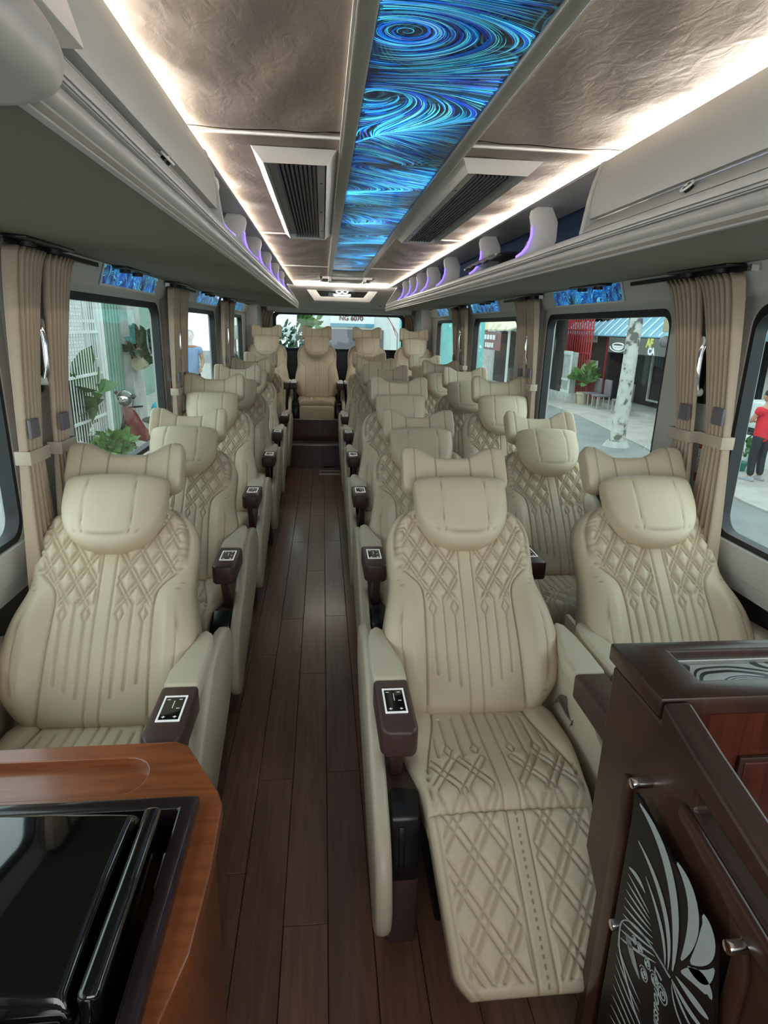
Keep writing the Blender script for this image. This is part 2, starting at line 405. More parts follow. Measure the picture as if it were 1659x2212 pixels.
def pillow_rel(x, z):
    sx = .060 + .05 * max(0, (z - .0)) * 1.2 + .012 * math.cos(z * 14)
    bot = -.085 + 1.6 * x * x * 1.0
    s1 = G(abs(x) - sx, .0013) * (1 if z > bot else 0); s2 = G(z - bot, .0018) * (1 if abs(x) < .10 else 0)
    return .003 * (G(abs(x) - sx, .004) * (1 if z > bot else 0) + s2), max(s1 * .6, s2 * .4)
PW = .150
def dome(x, W, p=2.4): return max(.0, 1 - (abs(x) / W) ** p) ** (1 / p)
ME['headrest_pillow'] = ring_blob('headrest_pillow', cosx(PW * .9995, 90), lambda x: .092 + .030 * dome(x, PW, 5) if 1 else 0,
                                  lambda x: .045 - .170 * dome(x, PW, 2.3), lambda x: .012 + .046 * dome(x, PW, 3), lambda x: .012 * (x / PW) ** 2, pillow_rel, M['cream'], 56, .62)
WW = .178
def wing_rel(x, z):
    q = min(abs(abs(x) - .060), abs(abs(x) - .135)); return .003 * G(q, .0045), .6 * G(q, .0014)
ME['neck_headrest'] = ring_blob('neck_headrest', cosx(WW * .9995, 110), lambda x: .050 + .032 * float(sstep(np.array(abs(x)), .045, .135)) - .075 * (1 - dome(x, WW, 7)),
                                lambda x: -.070 - .020 * float(sstep(np.array(abs(x)), .07, .14)) + .060 * (1 - dome(x, WW, 7)),
                                lambda x: .012 + .036 * dome(x, WW, 5), lambda x: -.050 * (abs(x) / WW) ** 2, wing_rel, M['cream'], 44, .5)
# cushion and leg rest: same padded builder, laid flat afterwards
CL = .40
def cush_w(z):
    w = .232 - .03 * sstep(np.array(z), .16, .40).item()
    if z < .05: w -= .02 * (1 - z / .05)
    return w
def seat_relief(x, z, w):
    zz = float(z[0]); ax = np.abs(x)
    pw = .135 + .055 * sstep(np.array(zz), .02, .34).item()
    dep = .04 + .012 * (1 - (ax / w) ** 2) + .012 * sstep(ax, pw - .01, pw + .03)
    q = np.zeros_like(x)
    inside = sstep(pw - ax, .002, .01)
    g = .006 * groove(ax - pw, .0035); sm = .8 * groove(ax - pw, .002)
    g += .005 * groove(ax - .020, .003); sm = np.maximum(sm, .5 * groove(ax - .020, .0015))
    fade = float(1 / (1 + math.exp(-(zz - .235) / .004)))
    dd = diamonds(ax - .03, z - .235, .078, .125)
    q = groove(dd, .0045) * inside * (ax > .029) * fade
    pad = np.clip(dd / .02, 0, 1) ** .6 * .005 * inside * (ax > .029) * fade
    for k, c in enumerate((.0495, .085, .12, .15)):
        if zz > .05 + .012 * k:
            if k % 2 == 0 and .185 < zz < .235: q = np.maximum(q, groove(np.abs(ax - c) - .011 * (1 - abs(zz - .21) / .025), .0035) * inside)
            elif zz <= (.185 if k % 2 == 0 else .245): q = np.maximum(q, groove(ax - c, .004) * inside)
    return dep + pad - g - .006 * q, np.maximum(sm, .22 * q ** 2)
LL = .34
def leg_w(z):
    w = .203 - .022 * (z / LL)
    if z > LL - .05: w -= .03 * ((z - LL + .05) / .05) ** 2
    return w
def leg_relief(x, z, w):
    zz = float(z[0]); ax = np.abs(x); pw = w - .018
    dep = .03 + .012 * (1 - (ax / w) ** 2)
    inside = sstep(pw - ax, .002, .01) * (1 if zz < LL - .02 else 0)
    dd = diamonds(ax - .03, z - .235 + .40, .078, .125)
    q = groove(dd, .0045) * inside * (ax > .029)
    pad = np.clip(dd / .02, 0, 1) ** .6 * .005 * inside * (ax > .029)
    g = .005 * groove(ax - pw, .0035) + .005 * groove(ax - .020, .003)
    sm = np.maximum(.6 * groove(ax - pw, .002), .6 * groove(ax - .020, .0015))
    dots = (np.abs(((z / .016) % 1) - .5) < .25) * groove(ax * 1.0, .0022); sm = np.maximum(sm, .9 * dots)
    return dep + pad - g - .006 * q, np.maximum(sm, .22 * q ** 2)
ME['seat_cushion'] = padded('seat_cushion', CL, cush_w, seat_relief, lambda x, z: 0, M['cream'], nu=150, nv=130, back=.05, r=.03, r_top=.05)
ME['leg_rest'] = padded('leg_rest', LL, leg_w, leg_relief, lambda x, z: 0, M['cream'], nu=140, nv=120, back=.03, r=.022, r_top=.02, r_bot=.015)

def outline_pad(pts, z0, z1, bev, name, m, seg=3):
    return MB().prism(pts, 2, z0, z1).mesh(name, bev, seg)
def smooth_closed(pts, n=6):
    out = []; k = len(pts)
    for i in range(k):
        p0, p1, p2, p3 = [Vector(pts[(i + j - 1) % k]) for j in range(4)]
        for s in range(n):
            t_ = s / n; q = .5 * ((2 * p1) + (p2 - p0) * t_ + (2 * p0 - 5 * p1 + 4 * p2 - p3) * t_ ** 2 + (3 * p1 - p0 - 3 * p2 + p3) * t_ ** 3)
            out.append(tuple(q))
    return out
def arm_meshes(sg):
    """armrest parts about the arm's own centre line; sg=+1 : inner side of the seat lies towards +x"""
    r = {}
    P = [(-.043 * sg, -.14), (.045 * sg, -.14), (.045 * sg, -.06), (.030 * sg, .0), (.018 * sg, .06), (.008 * sg, .13), (-.012 * sg, .155), (-.034 * sg, .13), (-.043 * sg, .06), (-.045 * sg, -.04)]
    r['armrest'] = outline_pad(P, .60, .652, .012, 'armrest', M['cream_plain']); r['armrest'].materials.append(M['cream_plain'])
    Q = [(-.044 * sg, -.138), (.046 * sg, -.138), (.046 * sg, -.335), (.034 * sg, -.355), (-.030 * sg, -.352), (-.042 * sg, -.335)]
    r['console'] = outline_pad(Q, .575, .648, .010, 'console', M['brownp']); r['console'].materials.append(M['brownp'])
    m_ = MB()
    a, b, c, e_ = -.026, .028, -.285, -.185
    for (x0, x1, y0, y1) in ((a, b, c, c + .005), (a, b, e_ - .005, e_), (a, a + .004, c, e_), (b - .004, b, c, e_)): m_.box(x0, x1, y0, y1, .6475, .6505)
    r['panel_rim'] = m_.mesh('panel_rim'); r['panel_rim'].materials.append(M['rim'])
    r['control_panel'] = MB().box(a + .003, b - .003, c + .003, e_ - .003, .645, .6492).mesh('control_panel'); r['control_panel'].materials.append(M['gloss_black'])
    m_ = MB(); m_.box(0, .0015, -.235, -.205, .649, .6497)
    for (x, y) in ((-.012, -.268), (.014, -.268), (.014, -.235), (-.014, -.2), (.014, -.2)): m_.box(x - .004, x + .004, y - .0008, y + .0008, .649, .6497)
    for (x, y) in ((-.012, -.268), (.014, -.268)): m_.box(x - .0008, x + .0008, y - .004, y + .004, .649, .6497)
    r['panel_glyphs'] = m_.mesh('panel_glyphs'); r['panel_glyphs'].materials.append(M['rim'])
    m_ = MB(); m_.prism([(-.30, .585), (-.24, .585), (-.17, .40), (-.215, .40)], 0, .012 * sg - .016, .012 * sg + .016)
    r['post'] = m_.mesh('post', .008); r['post'].materials.append(M['brownp'])
    m_ = MB(); m_.prism([(-.375, .035), (-.375, .33), (-.355, .40), (-.30, .435), (-.16, .41), (-.02, .36), (.30, .34), (.36, .20), (.30, .0), (-.2, .0), (-.32, .0)], 0, *sorted((-.018 * sg, .058 * sg)))
    r['base_box'] = m_.mesh('base_box', .010); r['base_box'].materials.append(M['brownp'])
    # black pocket insert with a slot
    m_ = MB(); m_.prism([(-.381, .24), (-.385, .33), (-.362, .412), (-.30, .447), (-.285, .43), (-.33, .24)], 0, *sorted((-.014 * sg, .054 * sg)))
    r['pocket'] = m_.mesh('pocket', .008); r['pocket'].materials.append(M['black'])
    m_ = MB(); m_.prism([(-.389, .27), (-.391, .33), (-.372, .395), (-.365, .38), (-.383, .27)], 0, *sorted((.004 * sg, .018 * sg)))
    r['slot'] = m_.mesh('slot', .002); r['slot'].materials.append(M['black'])
    # shield: swooping cream side cover on the outside
    poly = smooth_closed([(.14, .625), (-.02, .615), (-.22, .50), (-.38, .42), (-.455, .345), (-.485, .24), (-.455, .165), (-.39, .145), (-.25, .20), (.0, .28), (.22, .36), (.33, .47), (.30, .58)], 4)
    m_ = MB(); m_.prism(poly, 0, *sorted((-.058 * sg, -.018 * sg)))
    r['side_shield'] = m_.mesh('side_shield', .016, 3); r['side_shield'].materials.append(M['shield'])
    return r
ARM = {1: arm_meshes(1), -1: arm_meshes(-1)}
m_ = MB(); m_.prism([(.30, .60), (-.12, .60), (-.30, .52), (-.36, .42), (-.36, .16), (.30, .16)], 0, -.008, .008)
ME['side_panel'] = m_.mesh('side_panel', .003); ME['side_panel'].materials.append(M['shield'])
m_ = MB(); m_.prism([(-.39, .38), (-.39, .25), (-.30, .12), (.02, .12), (.06, .38)], 0, -.17, .17); m_.box(-.15, -.11, -.30, -.02, 0, .14).box(.11, .15, -.30, -.02, 0, .14)
ME['seat_frame'] = m_.mesh('seat_frame', .008); ME['seat_frame'].materials.append(M['black'])
# rear shell of the backrest
def shell(u, v):
    z = .02 + v * (BL - .03); w = back_w(z) - .006; x = (u * 2 - 1) * w
    return (x, .045 + .05 * (1 - (2 * u - 1) ** 4) * (1 - (2 * v - 1) ** 6), z)
ME['back_shell'] = MB().grid(shell, 14, 16).mesh('back_shell'); ME['back_shell'].materials.append(M['shield'])
m_ = MB(); m_.tube([(-.05, .02, .60), (-.05, .03, .78)], .007).tube([(.05, .02, .60), (.05, .03, .78)], .007)
ME['headrest_post'] = m_.mesh('headrest_post'); ME['headrest_post'].materials.append(M['chrome'])

def make_seat(label, x, y, tilt, group, z=0, arms=((-1, 'full'), (1, 'plain')), leg=None, plain=False, rz=0, arm_off=.272):
    root = thing('recliner_seat', label, 'seat', (x, y, z), (0, 0, rz), group)
    bk = link('backrest', ME['backrest_plain' if plain else 'backrest'], None, root, (0, 0, .43), (-math.radians(tilt), 0, 0))
    link('headrest_pillow', ME['headrest_pillow'], None, bk, (0, -.078, .612), (math.radians(-3), 0, 0))
    link('neck_headrest', ME['neck_headrest'], None, bk, (0, .040, .800))
    link('headrest_post', ME['headrest_post'], None, bk)
    link('back_shell', ME['back_shell'], None, bk)
    # cushion: builder's z axis becomes -y (towards the knees), its -y face becomes the top
    link('seat_cushion', ME['seat_cushion'], None, root, (0, .015, .405), (-math.radians(87), 0, PI))
    a = math.radians(58 if leg is None else leg)
    if plain: obj('front_pad', B(-.205, .205, -.40, -.02, .012, .40), M['cream'], root, .035, 4)
    else: link('leg_rest', ME['leg_rest'], None, root, (0, -.372, .418) if leg is not None else (0, -.385, .395), (-(math.radians(90) + (a if leg is not None else math.radians(76))), 0, PI))
    link('seat_frame', ME['seat_frame'], None, root)
    for sg, kind in arms:
        R = ARM[-sg]
        def at(nm, par, dx=0): return link(nm, R[nm], None, par, (dx, 0, 0))
        am = link('armrest', R['armrest'], None, root, (sg * arm_off, 0, 0))
        am2 = link('console', R['console'], None, am)
        if kind == 'full':
            link('control_panel', R['control_panel'], None, am); link('panel_rim', R['panel_rim'], None, am); link('panel_glyphs', R['panel_glyphs'], None, am)
            link('post', R['post'], None, am)
            bb = link('base_box', R['base_box'], None, root, (sg * arm_off, 0, 0))
            link('pocket', R['pocket'], None, bb); link('slot', R['slot'], None, bb)
            link('side_shield', R['side_shield'], None, root, (sg * arm_off, 0, 0))
        else:
            link('side_panel', ME['side_panel'], None, root, (sg * (arm_off - .015), 0, 0))
    return root

# ------------------------------------------------------------------ bus shell
XW = 1.14; ZT = 1.625; ZB = .865; ZR = 1.735; ZC = 1.98
YE = 8.45
fl = struct(obj('floor', B(-1.22, 1.22, -1.0, YE, -.06, -.006), M['gap']))
pw, pl = .118, 1.22
n = 0
for i in range(-10, 11):
    if not (-.75 < i * pw + .03 < .72 or True): continue
    x0 = i * pw + .03
    off = random.uniform(0, pl)
    if x0 > 1.16 or x0 < -1.2: continue
    y = -.6 - off
    while y < 6.7:
        y0, y1 = max(y, -.6), min(y + pl, 6.72)
        if x0 > .1 or x0 < -.75: y1 = min(y1, 1.70)
        if y1 - y0 > .05:
            mbp = B(0, pw - .0016, 0, y1 - y0 - .0016, 0, .008)
            obj('plank', mbp, M['floor'], fl, .0012, 1, loc=(x0, y0, -.008))
        y += pl
obj('floor_strip', B(.118, 1.2, 1.7, 6.7, -.008, -.002), M['gap'], fl); obj('floor_strip', B(-1.2, -.77, 1.7, 6.7, -.008, -.002), M['gap'], fl)

def rrect(y0, y1, z0, z1, r, n=6):
    out = []
    for (cy, cz, a0) in ((y1 - r, z1 - r, 0), (y0 + r, z1 - r, 90), (y0 + r, z0 + r, 180), (y1 - r, z0 + r, 270)):
        for k in range(n + 1):
            a = math.radians(a0 + 90 * k / n); out.append((cy + r * math.cos(a), cz + r * math.sin(a)))
    return out
def ring_prism(inner, outer, ax, a, b):
    """closed ring between two loops with the same count, extruded a..b along ax"""
    mb = MB(); n_ = len(inner)
    def P(u, v, w): return (w, u, v) if ax == 0 else ((u, w, v) if ax == 1 else (u, v, w))
    mb.v = [P(*p, a) for p in inner] + [P(*p, a) for p in outer] + [P(*p, b) for p in inner] + [P(*p, b) for p in outer]
    for i in range(n_):
        j = (i + 1) % n_
        mb.f += [(i, j, n_ + j, n_ + i), (2 * n_ + i, 3 * n_ + i, 3 * n_ + j, 2 * n_ + j), (i, 2 * n_ + i, 2 * n_ + j, j), (n_ + i, n_ + j, 3 * n_ + j, 3 * n_ + i)]
    return mb
def to_box(p, y0, y1, z0, z1, hy0, hy1, hz0, hz1):
    y, z = p; cy, cz = (hy0 + hy1) / 2, (hz0 + hz1) / 2
    return (y0 if y < hy0 + .09 else (y1 if y > hy1 - .09 else y), z0 if z < hz0 + .09 else (z1 if z > hz1 - .09 else z))
WIN = [(-.62, 1.88), (2.34, 3.72), (4.30, 5.58), (6.40, 7.40)]
EDG = [-1.0, 2.11, 4.01, 5.99, YE]
wn = 0
for side, nm in ((-1, 'left'), (1, 'right')):
    wl = None
    for k, (a, b) in enumerate(WIN):
        inner = rrect(a, b, ZB, ZT, .07)
        outer = []
        for (y, z) in inner:
            outer.append(to_box((y, z), EDG[k], EDG[k + 1], .72, 1.80, a, b, ZB, ZT))
        mb = ring_prism(inner, outer, 0, side * XW, side * (XW + .06))
        if wl is None: wl = struct(obj('wall_' + nm, mb, M['wall'], smooth=30))
        else: obj('window_surround', mb, M['wall'], wl, smooth=30)
        wn += 1
        wf = struct(obj('window_%d' % wn, ring_prism(rrect(a + .018, b - .018, ZB + .022, ZT - .030, .06), rrect(a - .004, b + .004, ZB - .004, ZT + .004, .07), 0, side * (XW + .004), side * (XW + .045)), M['rubber']))
        obj('glass_pane', B(*sorted((side * (XW + .030), side * (XW + .034))), a + .005, b - .005, ZB + .005, ZT - .005), M['glass'], wf)
    # sill, lower wall
    obj('sill', MB().prism([(side * (XW - .012), .868), (side * (XW + .06), .868), (side * (XW + .06), .72), (side * (XW + .035), .72), (side * (XW - .002), .765)], 1, -1.0, YE - .02), M['pillar'], wl, .004)
    obj('lower_wall', B(*sorted((side * (XW + .055), side * (XW + .09))), -1.0, YE, 0, .74), M['lower'], wl)
    for (y0, y1) in ((1.93, 2.29), (3.78, 4.24), (5.64, 6.34)):
        obj('pillar_cover', MB().prism([(side * (XW + .01), y0 - .02), (side * (XW - .022), y0 + .04), (side * (XW - .022), y1 - .04), (side * (XW + .01), y1 + .02)], 2, .86, 1.70), M['pillar'], wl, .006)
    obj('header_panel', MB().prism([(side * (XW + .01), 1.642), (side * (XW - .018), 1.66), (side * (XW - .05), 1.748), (side * (XW + .01), 1.748)], 1, -1.0, YE - .1), M['pillar'], wl, .004)

struct(obj('wall_front', ring_prism([(-1.0, .95), (1.0, .95), (1.0, 1.85), (-1.0, 1.85)], [(-1.25, 0), (1.25, 0), (1.25, 2.1), (-1.25, 2.1)], 1, -1.05, -1.0), M['wall']))
# ceiling
ce = struct(obj('ceiling', B(-.66, .66, -1.0, 7.15, ZC + .012, ZC + .04), M['lower']))
for sx in (-1, 1):
    ys = [-1.0, 1.745, 3.46, 5.2, 7.02]
    for a, b in zip(ys[:-1], ys[1:]):
        def cf(u, v, a=a, b=b, sx=sx):
            y = a + .004 + v * (b - a - .008); x = .155 + u * .46
            e = min(1, min(v * (b - a), (1 - v) * (b - a)) / .03)
            return (sx * x, y, ZC + .010 * (1 - e) + .0035 * math.sin(y * 17 + 3 * math.sin(x * 11)) * math.sin(x * 13 + y * 3))
        obj('ceiling_panel', MB().grid(cf, 14, max(8, int((b - a) * 16))), M['ceil'], ce, smooth=180)
        if b < 7: obj('seam_bead', MB().tube([(sx * .155, b, ZC), (sx * .60, b, ZC)], .0045, 6), M['white_trim'], ce)
    obj('screen_trim', B(*sorted((sx * .131, sx * .165)), -1.0, 5.98, ZC - .012, ZC + .012), M['ceil_trim'], ce, .004)
    obj('trim_bead', B(*sorted((sx * .165, sx * .169)), -1.0, 5.98, ZC - .010, ZC + .012), M['white_trim'], ce)
sc = tag(obj('ceiling_screen', B(-.132, .132, -1.0, 5.45, ZC - .003, ZC + .010), M['swirl']), 'long backlit blue swirl panel running down the middle of the ceiling', 'light panel')
def streaks():
    rng = np.random.default_rng(4)
    K = []
    for _ in range(9):
        lam = rng.uniform(.22, .75); th = rng.uniform(0, PI); K.append((2 * PI / lam * math.cos(th), 2 * PI / lam * math.sin(th), rng.uniform(0, 2 * PI), lam ** 1.2 * rng.uniform(.6, 1.3)))
    def field(x, y):
        vx = np.zeros_like(x); vy = np.full_like(x, .25)
        for i, (kx, ky, p, a) in enumerate(K):
            c = np.cos(kx * x + ky * y + p) * a
            if i % 4 == 3: vx += c * kx * .3; vy += c * ky * .3
            else: vx += c * ky * .3; vy -= c * kx * .3
        m = np.hypot(vx, vy) + 1e-6
        return vx / m, vy / m
    n_ = 5200
    x = rng.uniform(-.14, .14, n_); y = rng.uniform(.55, 5.45, n_) ** 1.0
    big = rng.random(n_) < .22
    wd = np.where(big, rng.uniform(.0018, .0042, n_), rng.uniform(.0004, .0011, n_)); ln = rng.uniform(.04, .22, n_)
    st_ = 16; P = [(x, y)]
    for k in range(st_):
        vx, vy = field(x, y); x = x + vx * ln / st_; y = y + vy * ln / st_; P.append((x, y))
    px = np.stack([p[0] for p in P], 1); py = np.stack([p[1] for p in P], 1)
    dx = np.gradient(px, axis=1); dy = np.gradient(py, axis=1); m = np.hypot(dx, dy) + 1e-9; nx, ny = -dy / m, dx / m
    prof = (np.sin(np.linspace(.05, PI * .93, st_ + 1)) ** .6)[None, :] * wd[:, None]
    zz = rng.uniform(0, .0006, n_)[:, None] * np.ones_like(px); zz = np.where(big[:, None], zz * .3, .0006 + zz * .3)
    A = np.stack([px + nx * prof, py + ny * prof, zz], 2); Bq = np.stack([px - nx * prof, py - ny * prof, zz], 2)
    cen = .5 + .5 * np.sin(P[0][0] * 9 + np.sin(P[0][1] * 5) * 2) * np.cos(P[0][1] * 4.2 + P[0][0] * 6)
    pal = np.array([(.05, .62, 1.0), (.16, .85, 1.0), (.0, .18, .95), (.01, .06, .55), (.10, .16, .9)])
    pick = np.where(big, rng.choice([2, 3, 2, 0, 3], n_), rng.choice([0, 1, 0, 2, 4, 1], n_)); colr = pal[pick] * (.06 + 1.5 * cen[:, None] ** 2.0) * np.where(big, .8, 1.25)[:, None]
    V = []; F = []; Cc = []
    ok = (np.abs(A[:, :, 0]) < .1305) & (A[:, :, 1] < 5.44) & (np.abs(Bq[:, :, 0]) < .1305)
    for i in range(n_):
        seg = np.nonzero(ok[i])[0]
        if len(seg) < 4: continue
        # longest run
        run = np.split(seg, np.nonzero(np.diff(seg) > 1)[0] + 1); run = max(run, key=len)
        if len(run) < 4: continue
        k = len(V)
        for j in run: V.append(tuple(A[i, j])); V.append(tuple(Bq[i, j])); Cc += [(*colr[i], 1)] * 2
        for q in range(len(run) - 1): F.append((k + 2 * q, k + 2 * q + 1, k + 2 * q + 3, k + 2 * q + 2))
    me = bpy.data.meshes.new('light_streaks'); me.from_pydata([(v[0], v[1], ZC - .0036 - v[2]) for v in V], [], F)
    ca = me.attributes.new('streak', 'FLOAT_COLOR', 'POINT'); ca.data.foreach_set('color', np.array(Cc, dtype=np.float32).ravel())
    m, N, L, b = nt('light_streak'); a_ = node(N, 'ShaderNodeAttribute', attribute_name='streak'); b.inputs['Base Color'].default_value = (0, 0, 0, 1); L.new(a_.outputs['Color'], b.inputs['Emission Color']); b.inputs['Emission Strength'].default_value = .95
    b.inputs['Roughness'].default_value = .1
    me.materials.append(m); return me
stuff(link('light_streaks', streaks(), None, sc))
obj('ceiling_end_plate', B(-.131, .131, 5.45, 5.98, ZC - .010, ZC + .011), M['ceil_trim'], ce, .003)
for sx, sn in ((-1, 'left'), (1, 'right')):
    ledo = MB().prism([(sx * .574, ZC - .026), (sx * .598, ZC - .002), (sx * .604, ZC - .002), (sx * .604, ZC - .026)], 1, -1.0, 7.0)
    tag(obj('led_strip', ledo, M['led']), 'warm white glowing strip of light along the top of the %s luggage rack' % sn, 'light strip')
tag(obj('led_strip', MB().box(-.50, .50, 7.03, 7.04, ZC - .030, ZC - .018), M['led']), 'short glowing strip of light across the rear end of the ceiling', 'light strip')
# ceiling air vents
for sx, sn in ((-1, 'left'), (1, 'right')):
    v = thing('ceiling_vent', 'grey slatted air vent in a white frame, %s of the ceiling screen' % sn, 'air vent', (sx * .29, 2.65, ZC))
    outer = [(-.115, -.80), (.115, -.80), (.115, .80), (-.115, .80)]; inner = [(-.088, -.745), (.088, -.745), (.088, .775), (-.088, .775)]
    mb = MB(); z0, z1 = -.001, -.028
    mb.v = [(*p, z0) for p in outer] + [(*p, z1) for p in inner] + [(p[0] * .97, p[1] * .995, z0) for p in inner]
    for i in range(4):
        j = (i + 1) % 4; mb.f += [(i, j, 4 + j, 4 + i), (4 + i, 4 + j, 8 + j, 8 + i)]
    obj('vent_frame', mb, M['white_trim'], v, smooth=20)
    obj('backing', B(-.085, .085, -.74, .77, -.006, -.002), M['ceil_trim'], v)
    for k in range(9):
        x = -.052 * sx - .001 + (k * .0128 - .051) * 1.0 + .02 * sx + .03 * sx
        obj('slat', MB().prism([(x - .0042, -.0245), (x + .0030, -.0245), (x + .0042, -.008), (x - .0030, -.008)], 1, -.70, .72), M['grille'], v)
    obj('screw_rail', B(*sorted((-sx * .060, -sx * .084)), -.73, .76, -.024, -.006), M['ceil_trim'], v, .002)
    for yy in (-.5, 0, .5): obj('screw', MB().cyl((-sx * .072, yy, 0), .004, -.0255, -.0235, 2, 8), M['rubber'], v)
rv = thing('roof_hatch_frame', 'small white bracketed hatch frame at the rear end of the ceiling screen', 'hatch', (.02, 6.35, ZC))
mb = MB(); 
for (a, b, c, e_) in ((-.26, .26, -.23, -.20), (-.26, .26, .20, .23), (-.26, -.235, -.23, .23), (.235, .26, -.23, .23)): mb.box(a, b, c, e_, -.022, 0)
obj('frame', mb, M['white_trim'], rv, .003); obj('cover', B(-.15, .15, -.20, .20, -.03, -.001), M['ceil_trim'], rv, .006)
for s_ in (-1, 1): obj('bracket', B(*sorted((s_ * .15, s_ * .18)), -.24, -.02, -.045, -.001), M['white_trim'], rv, .006)

# ------------------------------------------------------------------ luggage racks
def rack(sx, sn, label, fins, door_end):
    r = thing('luggage_rack', label, 'luggage rack', (0, 0, 0))
    X = lambda *a: [(sx * x, z) for x, z in a]
    y0, y1 = -1.0, 6.95
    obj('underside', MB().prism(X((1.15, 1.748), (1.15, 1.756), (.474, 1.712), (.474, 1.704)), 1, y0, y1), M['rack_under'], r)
    obj('lip_skirt', MB().prism(X((.4725, 1.700), (.4835, 1.722), (.492, 1.735), (.50, 1.712), (.482, 1.700)), 1, y0, y1), M['rack'], r, .001)
    roll = [(.487 + .0135 * math.cos(a), 1.735 + .0135 * math.sin(a)) for a in [2 * PI * k / 16 for k in range(16)]]
    obj('lip_roll', MB().prism(X(*roll), 1, y0, y1), M['rack'], r)
    mb = MB()
    for z, hh in ((1.7475, .0025), (1.7512, .0052), (1.7578, .0165)): mb.prism(X((.4745, z), (.4755, z + hh), (.50, z + hh), (.50, z)), 1, y0, y1)
    obj('ribbed_rail', mb, M['rack'], r, .0008)
    obj('bin_floor', MB().prism(X((.482, 1.745), (1.12, 1.765), (1.12, 1.772), (.482, 1.772)), 1, y0, y1), M['rack'], r)
    obj('bin_back', MB().prism(X((.80, 1.77), (.82, 1.77), (.73, 1.965), (.71, 1.965)), 1, y0, y1), M['blue'], r)
    obj('top_shell', MB().prism(X((.520, 1.953), (.524, 1.947), (.69, 1.948), (.73, 1.955), (.73, 1.966), (.62, 1.966), (.55, 1.953)), 1, door_end, y1), M['rack'], r, .001)
    # closed bin door near the camera
    pf = [(.4915, 1.811), (.494, 1.860), (.502, 1.905), (.520, 1.952), (.533, 1.952), (.518, 1.905), (.517, 1.860), (.517, 1.8135)]
    dd_ = obj('bin_door', MB().prism(X(*pf), 1, .81 if sx < 0 else -1.0, door_end), M['door'], r, .002)
    obj('door_edge', MB().prism(X((.478, 1.776), (.482, 1.80), (.4905, 1.86), (.500, 1.905), (.517, 1.953), (.60, 1.953), (.60, 1.776)), 1, door_end + .003, door_end + .028), M['door'], dd_, .003)
    obj('door_sill', MB().prism(X((.4765, 1.776), (.512, 1.8115), (.54, 1.8115), (.54, 1.776)), 1, y0, door_end), M['rack'], r, .001)
    lk = obj('lock', MB().tube([(sx * .497, 1.235, 1.790), (sx * .486, 1.235, 1.799)], .0095, 18), M['black'], r); obj('lock_rim', MB().tube([(sx * (.4875 - .0095 * math.sin(a)), 1.235 + .0125 * math.cos(a), 1.7985 - .0090 * math.sin(a)) for a in [2 * PI * q / 20 for q in range(21)]], .0022, 6, False), M['white_trim'], lk)
    obj('lock_key_mark', B(*sorted((sx * .4845, sx * .4860)), 1.231, 1.239, 1.7985, 1.8015), M['white_trim'], lk)
    for fy in fins:
        f_ = obj('divider', MB().prism([(sx * x, z) for x, z in ((.478, 1.774), (.500, 1.790), (.520, 1.815), (.531, 1.85), (.530, 1.885), (.522, 1.915), (.525, 1.935), (.545, 1.948), (.60, 1.948), (.625, 1.90), (.625, 1.84), (.60, 1.774))], 1, fy, fy + .022), M['white_trim'], r, .004)
        obj('purple_edge_light', MB().prism([(sx * x, z) for x, z in ((.480, 1.775), (.502, 1.790), (.522, 1.815), (.533, 1.85), (.532, 1.880), (.527, 1.88), (.526, 1.852), (.516, 1.820), (.498, 1.797), (.478, 1.782))], 1, fy - .004, fy + .0005), M['purple'], f_)
    obj('end_cap', MB().prism(X((.474, 1.702), (.474, 1.75), (.478, 1.776), (.60, 1.96), (1.1, 1.96), (1.15, 1.75)), 1, y1, y1 + .02), M['rack'], r, .003)
    # reading-light / air nozzle plates on the outer edge of the underside
    return r
rack(1, 'right', 'grey overhead luggage rack along the right side, open bins behind a closed door', (2.29, 3.02, 3.90, 4.53, 5.03, 5.44, 5.9), 1.70)
rack(-1, 'left', 'grey overhead luggage rack along the left side, closed door at the front', (2.04, 2.72, 3.36, 3.99, 4.66, 5.3), 1.80)
for sx in (-1, 1):
    for k, yy in enumerate((2.05, 2.95, 3.85, 4.9, 5.9)):
        side = 'left' if sx < 0 else 'right'
        o_ = thing('service_plate', 'slim black light plate under the %s luggage rack, %s from the front' % (side, ('first', 'second', 'third', 'fourth', 'fifth')[k]), 'light fixture', (sx * 1.055, yy, 1.742), group='reading light plates under the racks')
        obj('plate', B(-.035, .035, -.17, .17, -.012, .001), M['black'], o_, .005)
        for q in (-.09, .09): obj('nozzle', MB().cyl((0, q, 0), .022, -.024, -.010, 2, 16), M['rubber'], o_)
# bag in the right rack
bgg = thing('black_bag', 'folded black bag with white strap marks lying in the right rack between two dividers', 'bag', (.56, 2.62, 1.80))
mb = MB().grid(lambda u, v: (u * .16 - .055, v * .62, .012 + .030 * math.sin(PI * min(1, max(0, v))) ** .5 * (1 - (2 * u - 1) ** 2) + .004 * math.sin(v * 31 + u * 9)), 10, 26)
obj('body', mb, M['black'], bgg, smooth=180, solid=-.012)
for k in range(6): obj('strap_mark', B(-.045 + .004 * k, -.040 + .03 + .004 * k, .05 + k * .085, .09 + k * .085, .030, .034), M['silver'], bgg)
